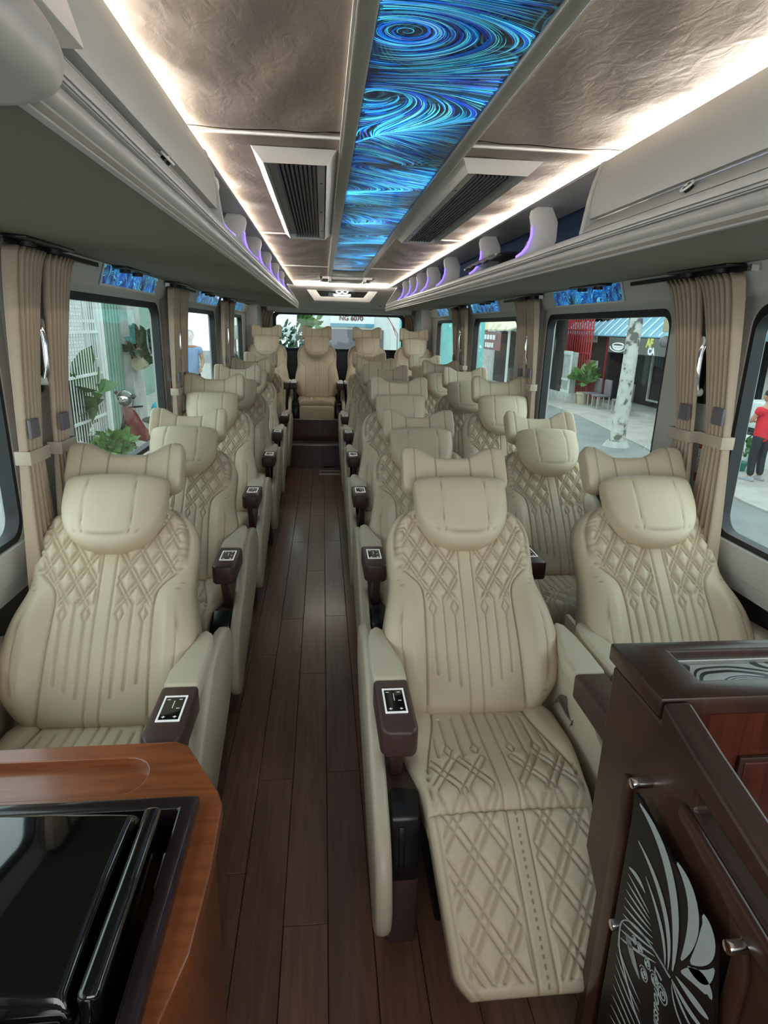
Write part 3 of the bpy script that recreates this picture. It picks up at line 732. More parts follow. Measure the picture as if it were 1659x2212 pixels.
# oval cabin speakers inside the right rack
for k, yy in enumerate((1.86, 2.75)):
    o_ = thing('oval_vent', 'small oval slatted vent inside the right rack, %s' % ('beside the closed bin door' if k == 0 else 'above the black bag'), 'air vent', (.742, yy + .1, 1.895))
    e_ = [(.085 * math.cos(a), .026 * math.sin(a)) for a in [2 * PI * i / 24 for i in range(24)]]
    obj('oval_frame', ring_prism([(p[0] * .82, p[1] * .72) for p in e_], e_, 0, -.03, .012), M['white_trim'], o_, .002)
    for q in range(3): obj('slat', B(-.026, -.006, -.062, .062, -.013 + q * .011, -.009 + q * .011), M['rack'], o_)
# overhead console nose at the front left
nose = thing('front_console', 'smooth grey moulded overhead console at the top left corner with a purple lit recess', 'console', (0, 0, 0))
mb = MB()
prof = smooth_closed([(-.62, 1.700), (-.50, 1.690), (-.445, 1.700), (-.430, 1.728), (-.440, 1.758), (-.465, 1.782), (-.50, 1.795), (-.62, 1.80)], 5)
def noseg(u, v):
    k = u * len(prof); i = int(k) % len(prof); p = prof[i]
    y = -.9 + v * 1.56; r_ = max(0, (y - .60) / .06); s = math.sqrt(max(0, 1 - r_ ** 2 * .9))
    return (-.50 + (p[0] + .50) * (.45 + .55 * s), y, 1.76 + (p[1] - 1.76) * (.3 + .7 * s))
ys_ = sorted([(-.9 + .1 * k) for k in range(15)] + [.60 + .006 * k for k in range(11)])
obj('shell', MB().grid(lambda u, v: noseg(u, (ys_[int(round(v * (len(ys_) - 1)))] + .9) / 1.56), len(prof), len(ys_) - 1), M['rack'], nose, smooth=180)
obj('lit_recess_panel', MB().prism([(-.470, 1.80), (-.488, 1.86), (-.500, 1.910), (-.520, 1.953), (-.545, 1.953), (-.53, 1.90), (-.53, 1.80)], 1, -.9, .80), M['white_trim'], nose, .003)
obj('purple_light', MB().tube([(-.476, -.9, 1.835), (-.476, .60, 1.835)], .004, 8), M['purple'], nose)
# blue lit panels above windows
for sx in (-1, 1):
    for k, (a, b) in enumerate(((2.70, 3.52), (4.66, 5.50), (6.55, 7.15))):
        o_ = thing('blue_picture_panel', 'small backlit blue swirl panel above the %s window on the %s side' % (('second', 'third', 'rearmost')[k], 'left' if sx < 0 else 'right'), 'light panel', (sx * (XW - .040), 0, 0))
        sl = math.atan2(.032, .088)
        lo = (sx * (XW - .026), 1.667); hi = (sx * (XW - .052), 1.738)
        dxn = sx * -.007
        obj('picture', MB().prism([(lo[0] + dxn - sx * (XW - .04), lo[1]), (hi[0] + dxn - sx * (XW - .04), hi[1]), (hi[0] - sx * (XW - .04), hi[1]), (lo[0] - sx * (XW - .04), lo[1])], 1, a + .01, b - .01), M['swirl_small'], o_)
        obj('white_border', MB().prism([(lo[0] + dxn * .6 - sx * (XW - .04), lo[1] - .008), (hi[0] + dxn * .6 - sx * (XW - .04), hi[1] + .004), (hi[0] - sx * (XW - .04), hi[1] + .004), (lo[0] - sx * (XW - .04), lo[1] - .008)], 1, a, b), M['white_trim'], o_)

# ------------------------------------------------------------------ rear end of the bus
struct(obj('wall_rear', MB().box(-1.2, -.86, YE, YE + .06, 0, 2.0).box(.88, 1.2, YE, YE + .06, 0, 2.0).box(-.86, .88, YE, YE + .06, 1.70, 2.0), M['wall']))
rw = struct(obj('window_9', ring_prism(rrect(-.83, .85, 1.24, 1.665, .06), rrect(-.87, .89, 1.19, 1.705, .07), 1, YE - .01, YE + .05), M['rubber']))
obj('glass_pane', B(-.85, .87, YE + .02, YE + .024, 1.21, 1.69), M['glass'], rw)
struct(obj('trim_1', MB().prism([(7.04, 1.955), (7.12, 1.92), (7.55, 1.78), (8.2, 1.745), (YE, 1.735), (YE, 2.0), (7.0, 2.0)], 0, -1.15, 1.15), M['wall'], smooth=50))
struct(obj('trim_2', MB().prism([(8.15, 1.755), (8.17, 1.70), (8.40, 1.69), (YE, 1.76)], 0, -.92, .94), M['wall'], None, .008))
sp = thing('rear_display', 'black trapezoid display panel with a glowing white emblem above the rear window', 'display', (0, 7.18, 0))
obj('surround', ring_prism([(-.30, 1.926), (.31, 1.926), (.24, 1.842), (-.235, 1.842)], [(-.42, 1.952), (.43, 1.952), (.31, 1.795), (-.305, 1.795)], 1, -.035, .30), M['rack'], sp, .004)
obj('black_glass', MB().prism([(-.305, 1.93), (.315, 1.93), (.245, 1.838), (-.24, 1.838)], 1, -.012, -.005), M['gloss_black'], sp)
mb = MB()
for cx_ in (-.030, .035): mb.tube([(cx_ + .030 * math.cos(a), -.018, 1.900 + .016 * math.sin(a)) for a in [2 * PI * k / 16 for k in range(17)]], .006, 6, False)
mb.prism([(-.095, 1.876), (.0, 1.870), (.10, 1.876), (.10, 1.856), (.085, 1.850), (-.085, 1.850), (-.095, 1.858)], 1, -.022, -.014)
obj('emblem', mb, M['lit_logo'], sp)
for k, x_ in enumerate((.47, .53)): tag(obj('ceiling_sensor', MB().cyl((x_, 7.55, 0), .014, 1.765, 1.80, 2, 14), M['grille']), 'small dark round sensor above the rear window, %s of a pair' % ('left' if k == 0 else 'right'), 'sensor')
struct(obj('trim_10', B(-.86, .88, YE - .02, YE + .06, 0, 1.20), M['black']))
# steps in the aisle and rear platform
struct(obj('trim_3', B(-1.2, 1.2, 6.74, YE, 0, .245), M['gap']))
st = struct(obj('trim_4', B(-.58, -.005, 6.715, 6.74, .0, .243), M['cab_red']))
obj('step_nosing', B(-.58, -.005, 6.70, 6.78, .243, .253), M['silver'], st, .002)
st = struct(obj('trim_5', B(-.58, -.005, 7.02, 7.6, .246, .488), M['cab_red']))
obj('step_nosing', B(-.58, -.005, 7.0, 7.05, .488, .497), M['silver'], st, .002)
hp = thing('floor_hatch_plate', 'small rectangular metal hatch frame set in the aisle floor before the step', 'hatch', (-.15, 6.44, 0))
obj('metal_rim', ring_prism([(-.085, -.06), (.11, -.06), (.11, .06), (-.085, .06)], [(-.11, -.085), (.135, -.085), (.135, .085), (-.11, .085)], 2, 0, .006), M['silver'], hp); obj('cover', B(-.085, .11, -.06, .06, 0, .003), M['floor'], hp)

# ------------------------------------------------------------------ curtains
def curtain(sx, top, tie, bot, label, ztie, grp, pleats=7, x0=1.075, ztop=1.715, zbot=.74, ph=0):
    r = thing('curtain', label, 'curtain', (sx * x0, 0, 0), group=grp)
    def f(u, v):
        z = ztop + (zbot - ztop) * v; vt = (ztop - ztie) / (ztop - zbot)
        if v < vt: k = v / vt; k2 = k ** .6; a = top[0] + (tie[0] - top[0]) * k2; b = top[1] + (tie[1] - top[1]) * k2; am = .020 * (1 - .45 * k)
        else: k = (v - vt) / (1 - vt); k2 = k ** .8; a = tie[0] + (bot[0] - tie[0]) * k2; b = tie[1] + (bot[1] - tie[1]) * k2; am = .011 + .012 * k
        w_ = .5 - .5 * math.cos(2 * PI * pleats * u + ph)
        return (sx * (-am * (w_ * 1.6 - .8) - .012 * math.sin(PI * u)), a + (b - a) * (u + .02 * math.sin(9 * u + 4 * v)), z)
    obj('cloth', MB().grid(f, pleats * 10, 44), M['curtain'], r, smooth=180, solid=.002)
    w0, w1 = tie[0] - .004, tie[1] + .008
    bd = obj('tie_band', ring_prism([(-.021 * sx, w0), (.016 * sx, w0), (.016 * sx, w1), (-.021 * sx, w1)], [(-.025 * sx, w0 - .004), (.020 * sx, w0 - .004), (.020 * sx, w1 + .004), (-.025 * sx, w1 + .004)], 2, ztie - .045, ztie - .005), M['band'], r, .003)
    obj('clasp', B(*sorted((-.034 * sx, -.024 * sx)), w0 + .004, w0 + .06, ztie + .03, ztie + .085), M['grille'], r, .003)
    return r
for sx, sn in ((-1, 'left'), (1, 'right')):
    for k, (p, nm) in enumerate(((1.88, 'first'), (3.74, 'second'), (5.62, 'third'))):
        zt_ = 1.16 if sx < 0 else 1.22
        e_ = (.0 if k < 2 else .18) - (.03 if sx > 0 else 0)
        curtain(sx, (p + .01, p + .21), (p - .085, p + .025), (p - .13, p + .03), 'beige pleated curtain tied back on the near side of the %s pillar, %s wall' % (nm, sn), zt_, 'tied curtains at the window pillars')
        curtain(sx, (p + .24 + e_, p + .45 + e_), (p + .13 + e_, p + .235 + e_), (p + .08 + e_, p + .27 + e_), 'beige pleated curtain tied back on the far side of the %s pillar, %s wall' % (nm, sn), zt_ - .01, 'tied curtains at the window pillars', ph=1.5)
        rr = thing('curtain_rail', 'thin dark curtain rail above the %s pillar on the %s wall' % (nm, sn), 'rail', (sx * 1.075, p + .3, 1.722), group='curtain rails at the pillars')
        obj('rail', B(-.006, .006, -.34, .40, -.005, .010), M['black'], rr); obj('rail_end', B(-.012, .012, -.36, -.34, -.008, .010), M['chrome'], rr)
        # handle on pillar
        hd = thing('grab_handle', 'chrome lever handle on a black backplate on the %s pillar, %s wall' % (nm, sn), 'handle', (sx * (XW - .022), p + .165 + e_ / 2, 1.42), group='chrome handles on the window pillars')
        obj('backplate', B(*sorted((0, -sx * .016)), -.035, .030, -.125, .115), M['black'], hd, .008)
        obj('lever', MB().tube([(-sx * .030, -.012, .085), (-sx * .042, -.012, .05), (-sx * .040, -.010, -.05), (-sx * .030, -.008, -.085)], [.012, .010, .011, .013], 12), M['chrome'], hd)
        obj('pivot', MB().tube([(-sx * .014, -.012, .085), (-sx * .044, -.012, .085)], .018, 16), M['chrome'], hd)
        obj('knob', MB().tube([(-sx * .012, -.008, -.085), (-sx * .040, -.008, -.085)], .015, 16), M['white_trim'], hd)
        # sticker
        sk = thing('safety_sticker', 'red and white instruction sticker below the handle on the %s pillar, %s wall' % (nm, sn), 'sticker', (sx * (XW - .0225), p + .085 + e_ / 2, 1.13), group='safety stickers on the pillars')
        X2 = lambda a, b_: sorted((-sx * a, -sx * b_))
        obj('sticker_sheet', B(*X2(0, .0012), -.075, .045, -.105, .055), M['stick_white'], sk)
        obj('red_head', B(*X2(.0012, .002), -.075, .045, .012, .055), M['stick_red'], sk)
        obj('red_foot', B(*X2(.0012, .002), -.075, .045, -.105, -.075), M['stick_red'], sk)
        mb = MB()
        for q in range(6): mb.box(*X2(.0012, .0018), -.065, -.02, -.065 + q * .012, -.060 + q * .012).box(*X2(.0012, .0018), -.01, .038, -.065 + q * .012, -.060 + q * .012)
        obj('print_lines', mb, M['stick_grey'], sk)
        obj('pink_card', B(*X2(0, .0014), -.03, .015, .075, .20), M['stick_pink'], sk)
        mb = MB(); mb.box(*X2(.0014, .002), -.024, .009, .125, .19).box(*X2(.0014, .002), -.024, .009, .085, .115)
        obj('card_print', mb, M['stick_white'], sk); mb = MB(); mb.tube([(-sx * .0025, -.012, .18), (-sx * .0025, .002, .15), (-sx * .0025, -.006, .132)], .0022, 5)
        obj('card_arrow', mb, M['stick_red'], sk)
# rear corner curtains
for sx, sn in ((-1, 'left'), (1, 'right')):
    r = thing('curtain', 'dark beige curtain swept back at the %s side of the rear window' % sn, 'curtain', (0, YE - .05, 0))
    def f(u, v, sx=sx):
        z = 1.72 - v * .62; a = 1.12; b = .84 + .16 * v ** .7
        return (sx * (b + (a - b) * u), -.02 * math.cos(u * 2 * PI * 6) - .02, z)
    obj('cloth', MB().grid(f, 48, 20), M['curtain'], r, smooth=180, solid=.002)
    struct(obj('trim_%d' % (6 if sx < 0 else 7), B(*sorted((sx * 1.0, sx * 1.14)), 7.75, YE - .09, .3, 1.76), M['pillar'], None, .01))

# ------------------------------------------------------------------ seats
ordn = ('first', 'second', 'third', 'fourth', 'fifth', 'sixth')
XL_ = [-.845, -.862, -.875, -.868, -.880, -.880]; XA = [.228, .258, .262, .272, .278, .285]; XR_ = [.864, .888, .900, .905, .905, .905]
TA = [38, 38, 25, 22, 21, 18]; TL = [37, 39, 25, 26, 25, 23]; TR = [37, 38, 22, 23, 23, 22]
for i in range(6):
    y = 1.50 + i * 1.0
    wh = '%s from the front' % ordn[i] if i else 'nearest the camera'
    make_seat('cream recliner in the single column left of the aisle, %s' % wh, XL_[i], y, TL[i], 'single seats left of the aisle', arms=((-1, 'plain'), (1, 'full')))
    make_seat('cream recliner directly right of the aisle, %s%s' % (wh, ', leg rest raised' if i == 0 else ''), XA[i], y, TA[i], 'aisle seats right of the aisle', arms=((-1, 'full'), (1, 'plain')), leg=32 if i == 0 else None)
    make_seat('cream recliner by the right windows, %s' % wh, XR_[i], y, TR[i], 'window seats on the right', arms=((-1, 'full'), (1, 'plain')) if i == 1 else ((-1, 'plain'), (1, 'plain')), arm_off=.262)
for k, (x, nm) in enumerate(((-.885, 'at the left wall'), (-.285, 'above the aisle steps'), (.325, 'right of the one above the steps'), (.905, 'at the right wall'))):
    make_seat('tan plain-backed seat in the rear row, %s' % nm, x, 7.48, 14, 'rear row seats', z=.246, plain=True, arms=((-1, 'full'), (1, 'full')) if k == 1 else ((-1, 'plain'), (1, 'plain')), arm_off=.272 if k == 1 else .245)
# seat belt buckle by the front left seat, belt strap by the front right aisle seat
bk_ = thing('seat_belt_buckle', 'black seat belt buckle with red button at the wall side of the nearest left seat', 'buckle', (-1.075, 1.335, .44))
obj('housing', B(-.02, .02, -.016, .016, 0, .10), M['black'], bk_, .006); obj('red_button', B(-.016, .016, -.014, .014, .095, .112), M['red'], bk_, .004); obj('stalk', MB().tube([(0, 0, .01), (.004, .03, -.06), (.01, .09, -.10)], .008), M['black'], bk_)
sb = thing('seat_belt_strap', 'crumpled dark beige seat belt with a metal tongue beside the cushion with raised leg rest', 'seat belt', (.49, 1.47, .43))
obj('webbing', MB().grid(lambda u, v: (-.03 + u * .045 + .016 * math.sin(v * 9 + u), .02 - v * .12 + .01 * math.sin(u * 5), .03 + .055 * math.sin(v * PI) + .012 * math.sin(v * 14 + u * 3)), 8, 30), M['strap'], sb, smooth=180, solid=.002)
obj('tongue', ring_prism([(-.012, .02), (.012, .02), (.012, .034), (-.012, .034)], [(-.022, .0), (.022, .0), (.018, .045), (-.018, .045)], 0, -.002, .002), M['chrome'], sb, loc=(.0, -.02, .085), rot=(.4, .5, .2))

# ------------------------------------------------------------------ right foreground cabinet
cb = thing('dark_wood_cabinet', 'dark brown wooden host cabinet with a black and white patterned panel, right foreground', 'cabinet', (0, 0, 0))
sidep = [(.905, .954), (.905, .55), (.845, .50), (.845, 0), (.06, 0), (.06, .86), (.30, .895), (.50, .925), (.66, .962), (.748, .986), (.748, .954)]
def with_hole(poly, hole, ax, a, b):
    bm = bmesh.new(); 
    def P(u, v, w): return (w, u, v)
    vo = [bm.verts.new(P(*p, a)) for p in poly]; vh = [bm.verts.new(P(*p, a)) for p in hole]
    eo = [bm.edges.new((vo[i], vo[(i + 1) % len(vo)])) for i in range(len(vo))]; eh = [bm.edges.new((vh[i], vh[(i + 1) % len(vh)])) for i in range(len(vh))]
    bmesh.ops.triangle_fill(bm, edges=eo + eh, use_beauty=True)
    r_ = bmesh.ops.extrude_face_region(bm, geom=bm.faces[:]); 
    for v_ in [g for g in r_['geom'] if isinstance(g, bmesh.types.BMVert)]: v_.co.x += b - a
    bmesh.ops.recalc_face_normals(bm, faces=bm.faces)
    me = bpy.data.meshes.new('side'); bm.to_mesh(me); bm.free(); return me
slot_h = [(.625, .905), (.615, .925), (.50, .888), (.30, .85), (.12, .815), (.12, .70), (.30, .79), (.50, .862)]
slot_h = [(.640, .912), (.520, .893), (.30, .856), (.12, .822), (.12, .790), (.30, .824), (.520, .862), (.640, .884)]
me = with_hole(sidep, slot_h, 0, .30, .345); me.materials.append(M['cab'])
sd = link('side_wall', me, None, cb); bv = sd.modifiers.new('bevel', 'BEVEL'); bv.width = .006; bv.segments = 2; bv.limit_method = 'ANGLE'
mb = MB().prism([(.655, .884), (.515, .860), (.30, .822), (.06, .78), (.06, .74), (.30, .785), (.50, .822), (.535, .70), (.51, .0), (.49, 0), (.505, .70), (.485, .80), (.655, .860)][:7] + [(.655, .862)], 0, .288, .301)
obj('raised_moulding', mb, M['cab'], cb, .005)
obj('moulding_upright', MB().prism([(.535, .84), (.505, .835), (.485, .78), (.485, 0), (.512, 0), (.512, .78)], 0, .288, .301), M['cab'], cb, .005)
mb = MB().prism([(.80, .0), (.80, .812), (.785, .812), (.765, .70), (.765, 0)], 0, .288, .301)
obj('moulding_upright', mb, M['cab'], cb, .004)
# patterned acrylic panel on chrome stand-offs
gp = [(.738, .826), (.722, .828), (.522, .787), (.496, .687), (.49, .02), (.728, .02)]
pnl = obj('patterned_panel', MB().prism(gp, 0, .276, .281), mat('smoked_acrylic', (.006, .005, .0045), .4), cb)
# white flame shapes (flat print) built as thin curved blades
mb = MB()
BL_ = [((0.722, 0.82), (0.623, 0.78), (0.582, 0.659), 0.0143), ((0.709, 0.761), (0.625, 0.726), (0.591, 0.649), 0.0083), ((0.676, 0.726), (0.622, 0.691), (0.598, 0.646), 0.006), ((0.617, 0.816), (0.568, 0.783), (0.571, 0.695), 0.0167), ((0.552, 0.8), (0.535, 0.772), (0.554, 0.713), 0.0214), ((0.515, 0.755), (0.529, 0.721), (0.557, 0.702), 0.0107), ((0.509, 0.711), (0.529, 0.713), (0.566, 0.679), 0.0167), ((0.505, 0.682), (0.532, 0.672), (0.574, 0.66), 0.0083), ((0.502, 0.66), (0.54, 0.647), (0.58, 0.646), 0.006), ((0.52, 0.631), (0.552, 0.633), (0.58, 0.644), 0.0043), ((0.532, 0.608), (0.561, 0.616), (0.578, 0.639), 0.0033), ((0.72, 0.696), (0.694, 0.703), (0.67, 0.7), 0.0062), ((0.719, 0.684), (0.685, 0.683), (0.652, 0.681), 0.0031), ((0.718, 0.668), (0.683, 0.671), (0.648, 0.674), 0.0031), ((0.717, 0.653), (0.681, 0.659), (0.643, 0.667), 0.0031), ((0.716, 0.637), (0.679, 0.647), (0.639, 0.661), 0.0031), ((0.715, 0.621), (0.676, 0.635), (0.634, 0.654), 0.0031), ((0.714, 0.605), (0.674, 0.623), (0.63, 0.647), 0.0031), ((0.713, 0.589), (0.672, 0.611), (0.626, 0.64), 0.0031), ((0.712, 0.573), (0.67, 0.599), (0.621, 0.634), 0.0031), ((0.711, 0.557), (0.667, 0.587), (0.617, 0.627), 0.0031), ((0.714, 0.54), (0.676, 0.526), (0.631, 0.522), 0.0036), ((0.712, 0.519), (0.673, 0.508), (0.63, 0.505), 0.0036), ((0.709, 0.499), (0.671, 0.491), (0.63, 0.488), 0.0036), ((0.707, 0.478), (0.668, 0.473), (0.629, 0.471), 0.0036), ((0.705, 0.457), (0.665, 0.456), (0.628, 0.454), 0.0036), ((0.703, 0.436), (0.662, 0.438), (0.627, 0.436), 0.0036), ((0.701, 0.415), (0.659, 0.42), (0.626, 0.419), 0.0036), ((0.698, 0.394), (0.656, 0.403), (0.626, 0.401), 0.0036), ((0.699, 0.586), (0.677, 0.564), (0.645, 0.554), 0.0024), ((0.695, 0.587), (0.674, 0.568), (0.644, 0.555), 0.0024), ((0.691, 0.589), (0.671, 0.571), (0.644, 0.556), 0.0024), ((0.687, 0.591), (0.669, 0.575), (0.643, 0.557), 0.0024)]
for p0, p1, p2, w_ in BL_:
    p0, p1, p2 = Vector(p0), Vector(p1), Vector(p2); c_ = p1 * 2 - (p0 + p2) * .5; k0 = len(mb.v); L_, R_ = [], []
    for k in range(17):
        u = k / 16; q = p0 * (1 - u) ** 2 + c_ * 2 * u * (1 - u) + p2 * u * u; dv = ((c_ - p0) * (1 - u) + (p2 - c_) * u).normalized(); nrm = Vector((-dv.y, dv.x)); ww = .5 * (w_ * 1.45) * math.sin(PI * min(1, .04 + .94 * u)) ** .75
        L_.append(q + nrm * ww); R_.append(q - nrm * ww)
    mb.v += [(.2752, *q) for q in L_] + [(.2752, *q) for q in R_]
    mb.f += [(k0 + k, k0 + k + 1, k0 + 17 + k + 1, k0 + 17 + k) for k in range(16)]
link('white_flames', mb.mesh('white_flames'), None, pnl).data.materials.append(mat('print_white', (.42, .44, .43), .25))
ov = MB()
for loop in ([(.713, .571), (.712, .589), (.699, .609), (.675, .627), (.649, .636), (.619, .642), (.583, .645)], [(.713, .571), (.706, .54), (.678, .517), (.645, .495), (.622, .49)]):
    ov.tube([(.2745, *p) for p in smooth_closed(loop + loop[-2:0:-1], 4)], .0012, 4, False)
for (cy, cz, r_, tt_) in ((.672, .600, .007, 2.2), (.656, .604, .009, 2.6), (.634, .603, .010, 2.4), (.636, .577, .012, 2.6), (.612, .600, .012, 2.3), (.590, .600, .015, 2.5)):
    ov.tube([(.2745, cy + r_ * (1 - k / 34) * math.cos(k * .42 * tt_ / 2), cz + r_ * (1 - k / 34) * math.sin(k * .42 * tt_ / 2)) for k in range(30)], .0009, 4, False)
link('line_scrolls', ov.mesh('line_scrolls'), None, pnl).data.materials.append(bpy.data.materials['print_white'])
tm = text_mesh('Limousine', .026, .0006, shear=.3); tm.materials.append(bpy.data.materials['print_white'])
to = link('script_lettering', tm, None, pnl, (.2744, .596, .573)); to.rotation_euler = Euler((PI / 2, PI / 2, -PI / 2), 'XYZ')
to.rotation_euler = (Matrix(((0, 0, -1), (-.25, -.968, 0), (-.968, .25, 0)))).to_euler()
for (y, z) in ((.742, .842), (.730, .561), (.498, .815), (.73, .15), (.50, .2)):
    so = obj('standoff', MB().tube([(.30, y, z), (.268, y, z)], .0085, 18), M['chrome'], cb, .0015)
# top shelf with a recessed tray
mb = ring_prism([(.392, .800), (.80, .800), (.80, .893), (.392 + .0, .893)], [(.30, .752), (.90, .752), (.90, .925), (.30, .925)], 2, .955, .988)
obj('top_shelf', mb, M['cab'], cb, .004)
obj('tray_glass', B(.385, .81, .795, .90, .952, .962), M['zebra'], cb)
mb = ring_prism([(.400, .808), (.792, .808), (.792, .885), (.400, .885)], [(.388, .798), (.804, .798), (.804, .897), (.388, .897)], 2, .960, .972)
obj('tray_rim', mb, M['silver'], cb, .002)
obj('back_block', B(.345, .90, .752, .905, 0, .956), M['cab_red'], cb)
obj('hatch', B(.455, .62, .742, .754, .72, .87), M['cab_red'], cb, .004)
obj('hatch_frame', ring_prism([(.462, .727), (.613, .727), (.613, .863), (.462, .863)], [(.447, .712), (.628, .712), (.628, .878), (.447, .878)], 1, .744, .752), M['cab'], cb, .003)
obj('inner_shelf', B(.345, .90, .10, .75, .42, .44), M['cab_red'], cb)

# ------------------------------------------------------------------ left foreground counter and cool box
ct = thing('wooden_counter', 'orange brown wooden counter with a long recessed tray, left foreground', 'counter', (0, 0, 0))
zc = .66
outl = [(-1.15, 1.125), (-.530, 1.130), (-.503, 1.115), (-.418, .975), (-.406, .945), (-.402, .80), (-.408, .66), (-.430, .56), (-.47, .44), (-.50, .2), (-.50, -.3), (-1.15, -.3)]
bm = bmesh.new()
tray = []
for (cx_, cy_, a0) in ((-.613, 1.030, 0), ):
    for k in range(13): a = math.radians(90 - 180 * k / 12); tray.append((-.615 + .050 * math.cos(a), 1.030 + .053 * math.sin(a)))
tray += [(-1.10, .977), (-1.10, 1.083)]
well = [(-.46, .938), (-.455, .50), (-.50, -.1), (-1.10, -.1), (-1.10, .938)]
def flat_holes(outer, holes, z0, z1):
    bm = bmesh.new(); es = []
    for lp in [outer] + holes:
        vs = [bm.verts.new((*p, z0)) for p in lp]; es += [bm.edges.new((vs[i], vs[(i + 1) % len(vs)])) for i in range(len(vs))]
    bmesh.ops.triangle_fill(bm, edges=es, use_beauty=True)
    r_ = bmesh.ops.extrude_face_region(bm, geom=bm.faces[:])
    for v_ in [g for g in r_['geom'] if isinstance(g, bmesh.types.BMVert)]: v_.co.z = z1
    bmesh.ops.recalc_face_normals(bm, faces=bm.faces)
    me = bpy.data.meshes.new('slab'); bm.to_mesh(me); bm.free(); return me
me = flat_holes(outl, [tray, well], zc - .032, zc); me.materials.append(M['counter'])
tp = link('counter_top', me, None, ct); bv = tp.modifiers.new('bevel', 'BEVEL'); bv.width = .005; bv.segments = 3; bv.limit_method = 'ANGLE'
obj('tray_bottom', MB().prism([(p[0], p[1]) for p in tray], 2, zc - .024, zc - .018), M['counter'], ct)
ins = [(p[0] * 1.0 - (.014 if p[0] > -.7 else 0), p[1] - .012 if p[1] > .8 else p[1]) for p in outl]
wallp = [(-1.12, 1.115), (-.54, 1.115), (-.425, .945), (-.42, .70), (-.45, .55), (-.50, .2), (-.50, -.28), (-.515, -.28), (-.515, .2), (-.47, .56), (-.44, .70), (-.44, .94), (-.55, 1.10), (-1.12, 1.10)]
obj('counter_body', MB().prism(wallp, 2, 0, zc - .032), M['counter'], ct)
obj('dark_frame', ring_prism([(-1.08, -.1), (-.505, -.1), (-.478, .50), (-.478, .915), (-1.08, .915)][::-1], [(-1.10, -.12), (-.475, -.12), (-.450, .50), (-.446, .945), (-1.10, .945)][::-1], 2, zc - .02, zc + .022), M['frame_dark'], ct, .005)
cx = thing('cool_box', 'glossy black cool box with a domed lid sunk in the orange wooden counter', 'cool box', (-.79, .58, 0))
obj('body', MB().prism([(-.28, -.55), (.25, -.55), (.285, -.02), (.285, .30), (-.28, .30)], 2, .25, .675), M['gloss_black'], cx, .02, 3)
def lid_top(u, v):
    x = -.285 + u * .547; y = -.018 + v * .320; e = min(1, min(u, 1 - u) * .547 / .016, min(v, 1 - v) * .320 / .016)
    return (x, y, .672 + .034 * math.sqrt(max(0, 1 - (1 - e) ** 2)) + .020 * (1 - (2 * u - 1.1) ** 2 / 1.3) * min(1, e) + .007 * math.sin(PI * v) * min(1, e))
obj('lid', MB().grid(lid_top, 120, 80), M['gloss_black'], cx, smooth=180, solid=.008)
obj('lid_edge', B(.2665, .2955, -.014, .300, .670, .723), M['gloss_black'], cx, .010, 4)
obj('lid_lip', B(-.285, .25, -.034, -.014, .668, .690), M['gloss_black'], cx, .006)
obj('hinge_strip', B(.300, .306, .20, .27, .60, .650), M['silver'], cx, .003)

# ------------------------------------------------------------------ street outside
M['asphalt'] = mat('asphalt', (.20, .215, .215), .85, bump=.5, bscale=40, var=.15, vscale=1.5)
M['pave'] = mat('pavement', (.36, .35, .32), .9, bump=.5, bscale=20, var=.2, vscale=2.5)
M['leaf'] = mat('leaf_green', (.05, .16, .035), .5, var=.5, vscale=5)
M['leaf2'] = mat('leaf_pale', (.12, .26, .07), .5, var=.4, vscale=5)
M['hedge'] = mat('hedge_green', (.02, .07, .035), .7, var=.5, vscale=6)
M['white_paint'] = mat('white_paint', (.70, .72, .70), .5, var=.06, vscale=4)
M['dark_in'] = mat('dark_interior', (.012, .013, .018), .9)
M['green_wall'] = mat('green_wall', (.20, .33, .27), .6, var=.12, vscale=3)
M['concrete'] = mat('concrete', (.42, .43, .41), .85, bump=.6, bscale=15, var=.28, vscale=4)
M['crimson'] = mat('crimson_paint', (.42, .015, .045), .55, var=.12, vscale=3)
M['bar_red'] = mat('red_bars', (.55, .045, .05), .5)
M['awn_blue'] = mat('blue_awning_metal', (.10, .30, .42), .4)
M['awn_light'] = mat('pale_rib', (.55, .68, .72), .4)
M['beige'] = mat('beige_canvas', (.52, .44, .30), .8, var=.1)
M['signb'] = mat('sign_brown_grey', (.10, .095, .08), .5)
M['yellow'] = mat('yellow_letter', (.60, .58, .10), .5)
M['letter'] = mat('white_letter', (.85, .85, .85), .5)
M['teal'] = mat('teal_wall', (.22, .62, .60), .6)
M['skin'] = mat('skin', (.45, .24, .16), .55)
M['shirt'] = mat('red_shirt', (.62, .02, .035), .8, bump=.3, bscale=60)
M['trousers'] = mat('charcoal_trousers', (.018, .02, .026), .85)
M['hair'] = mat('dark_hair', (.012, .010, .009), .6, bump=.8, bscale=120)
M['cyan'] = mat('cyan_cap', (.02, .36, .50), .5)
M['dred'] = mat('dark_red_paint', (.16, .01, .015), .3, coat=.5)
M['drum'] = mat('pale_drum', (.60, .66, .64), .6, var=.08)
M['potg'] = mat('teal_pot', (.02, .16, .13), .5)
ZG = -.9
struct(obj('ground', B(-14, 16, -8, 60, ZG - .2, ZG), M['asphalt']))
struct(obj('trim_8', MB().prism([(6.05, -6), (6.2, 8.3), (7.0, 13), (7.6, 18), (7.9, 40), (16, 40), (16, -6)], 2, ZG, ZG + .03), M['pave']))
struct(obj('trim_9', B(-9, -2.9, -6, 40, ZG, ZG + .03), M['pave']))

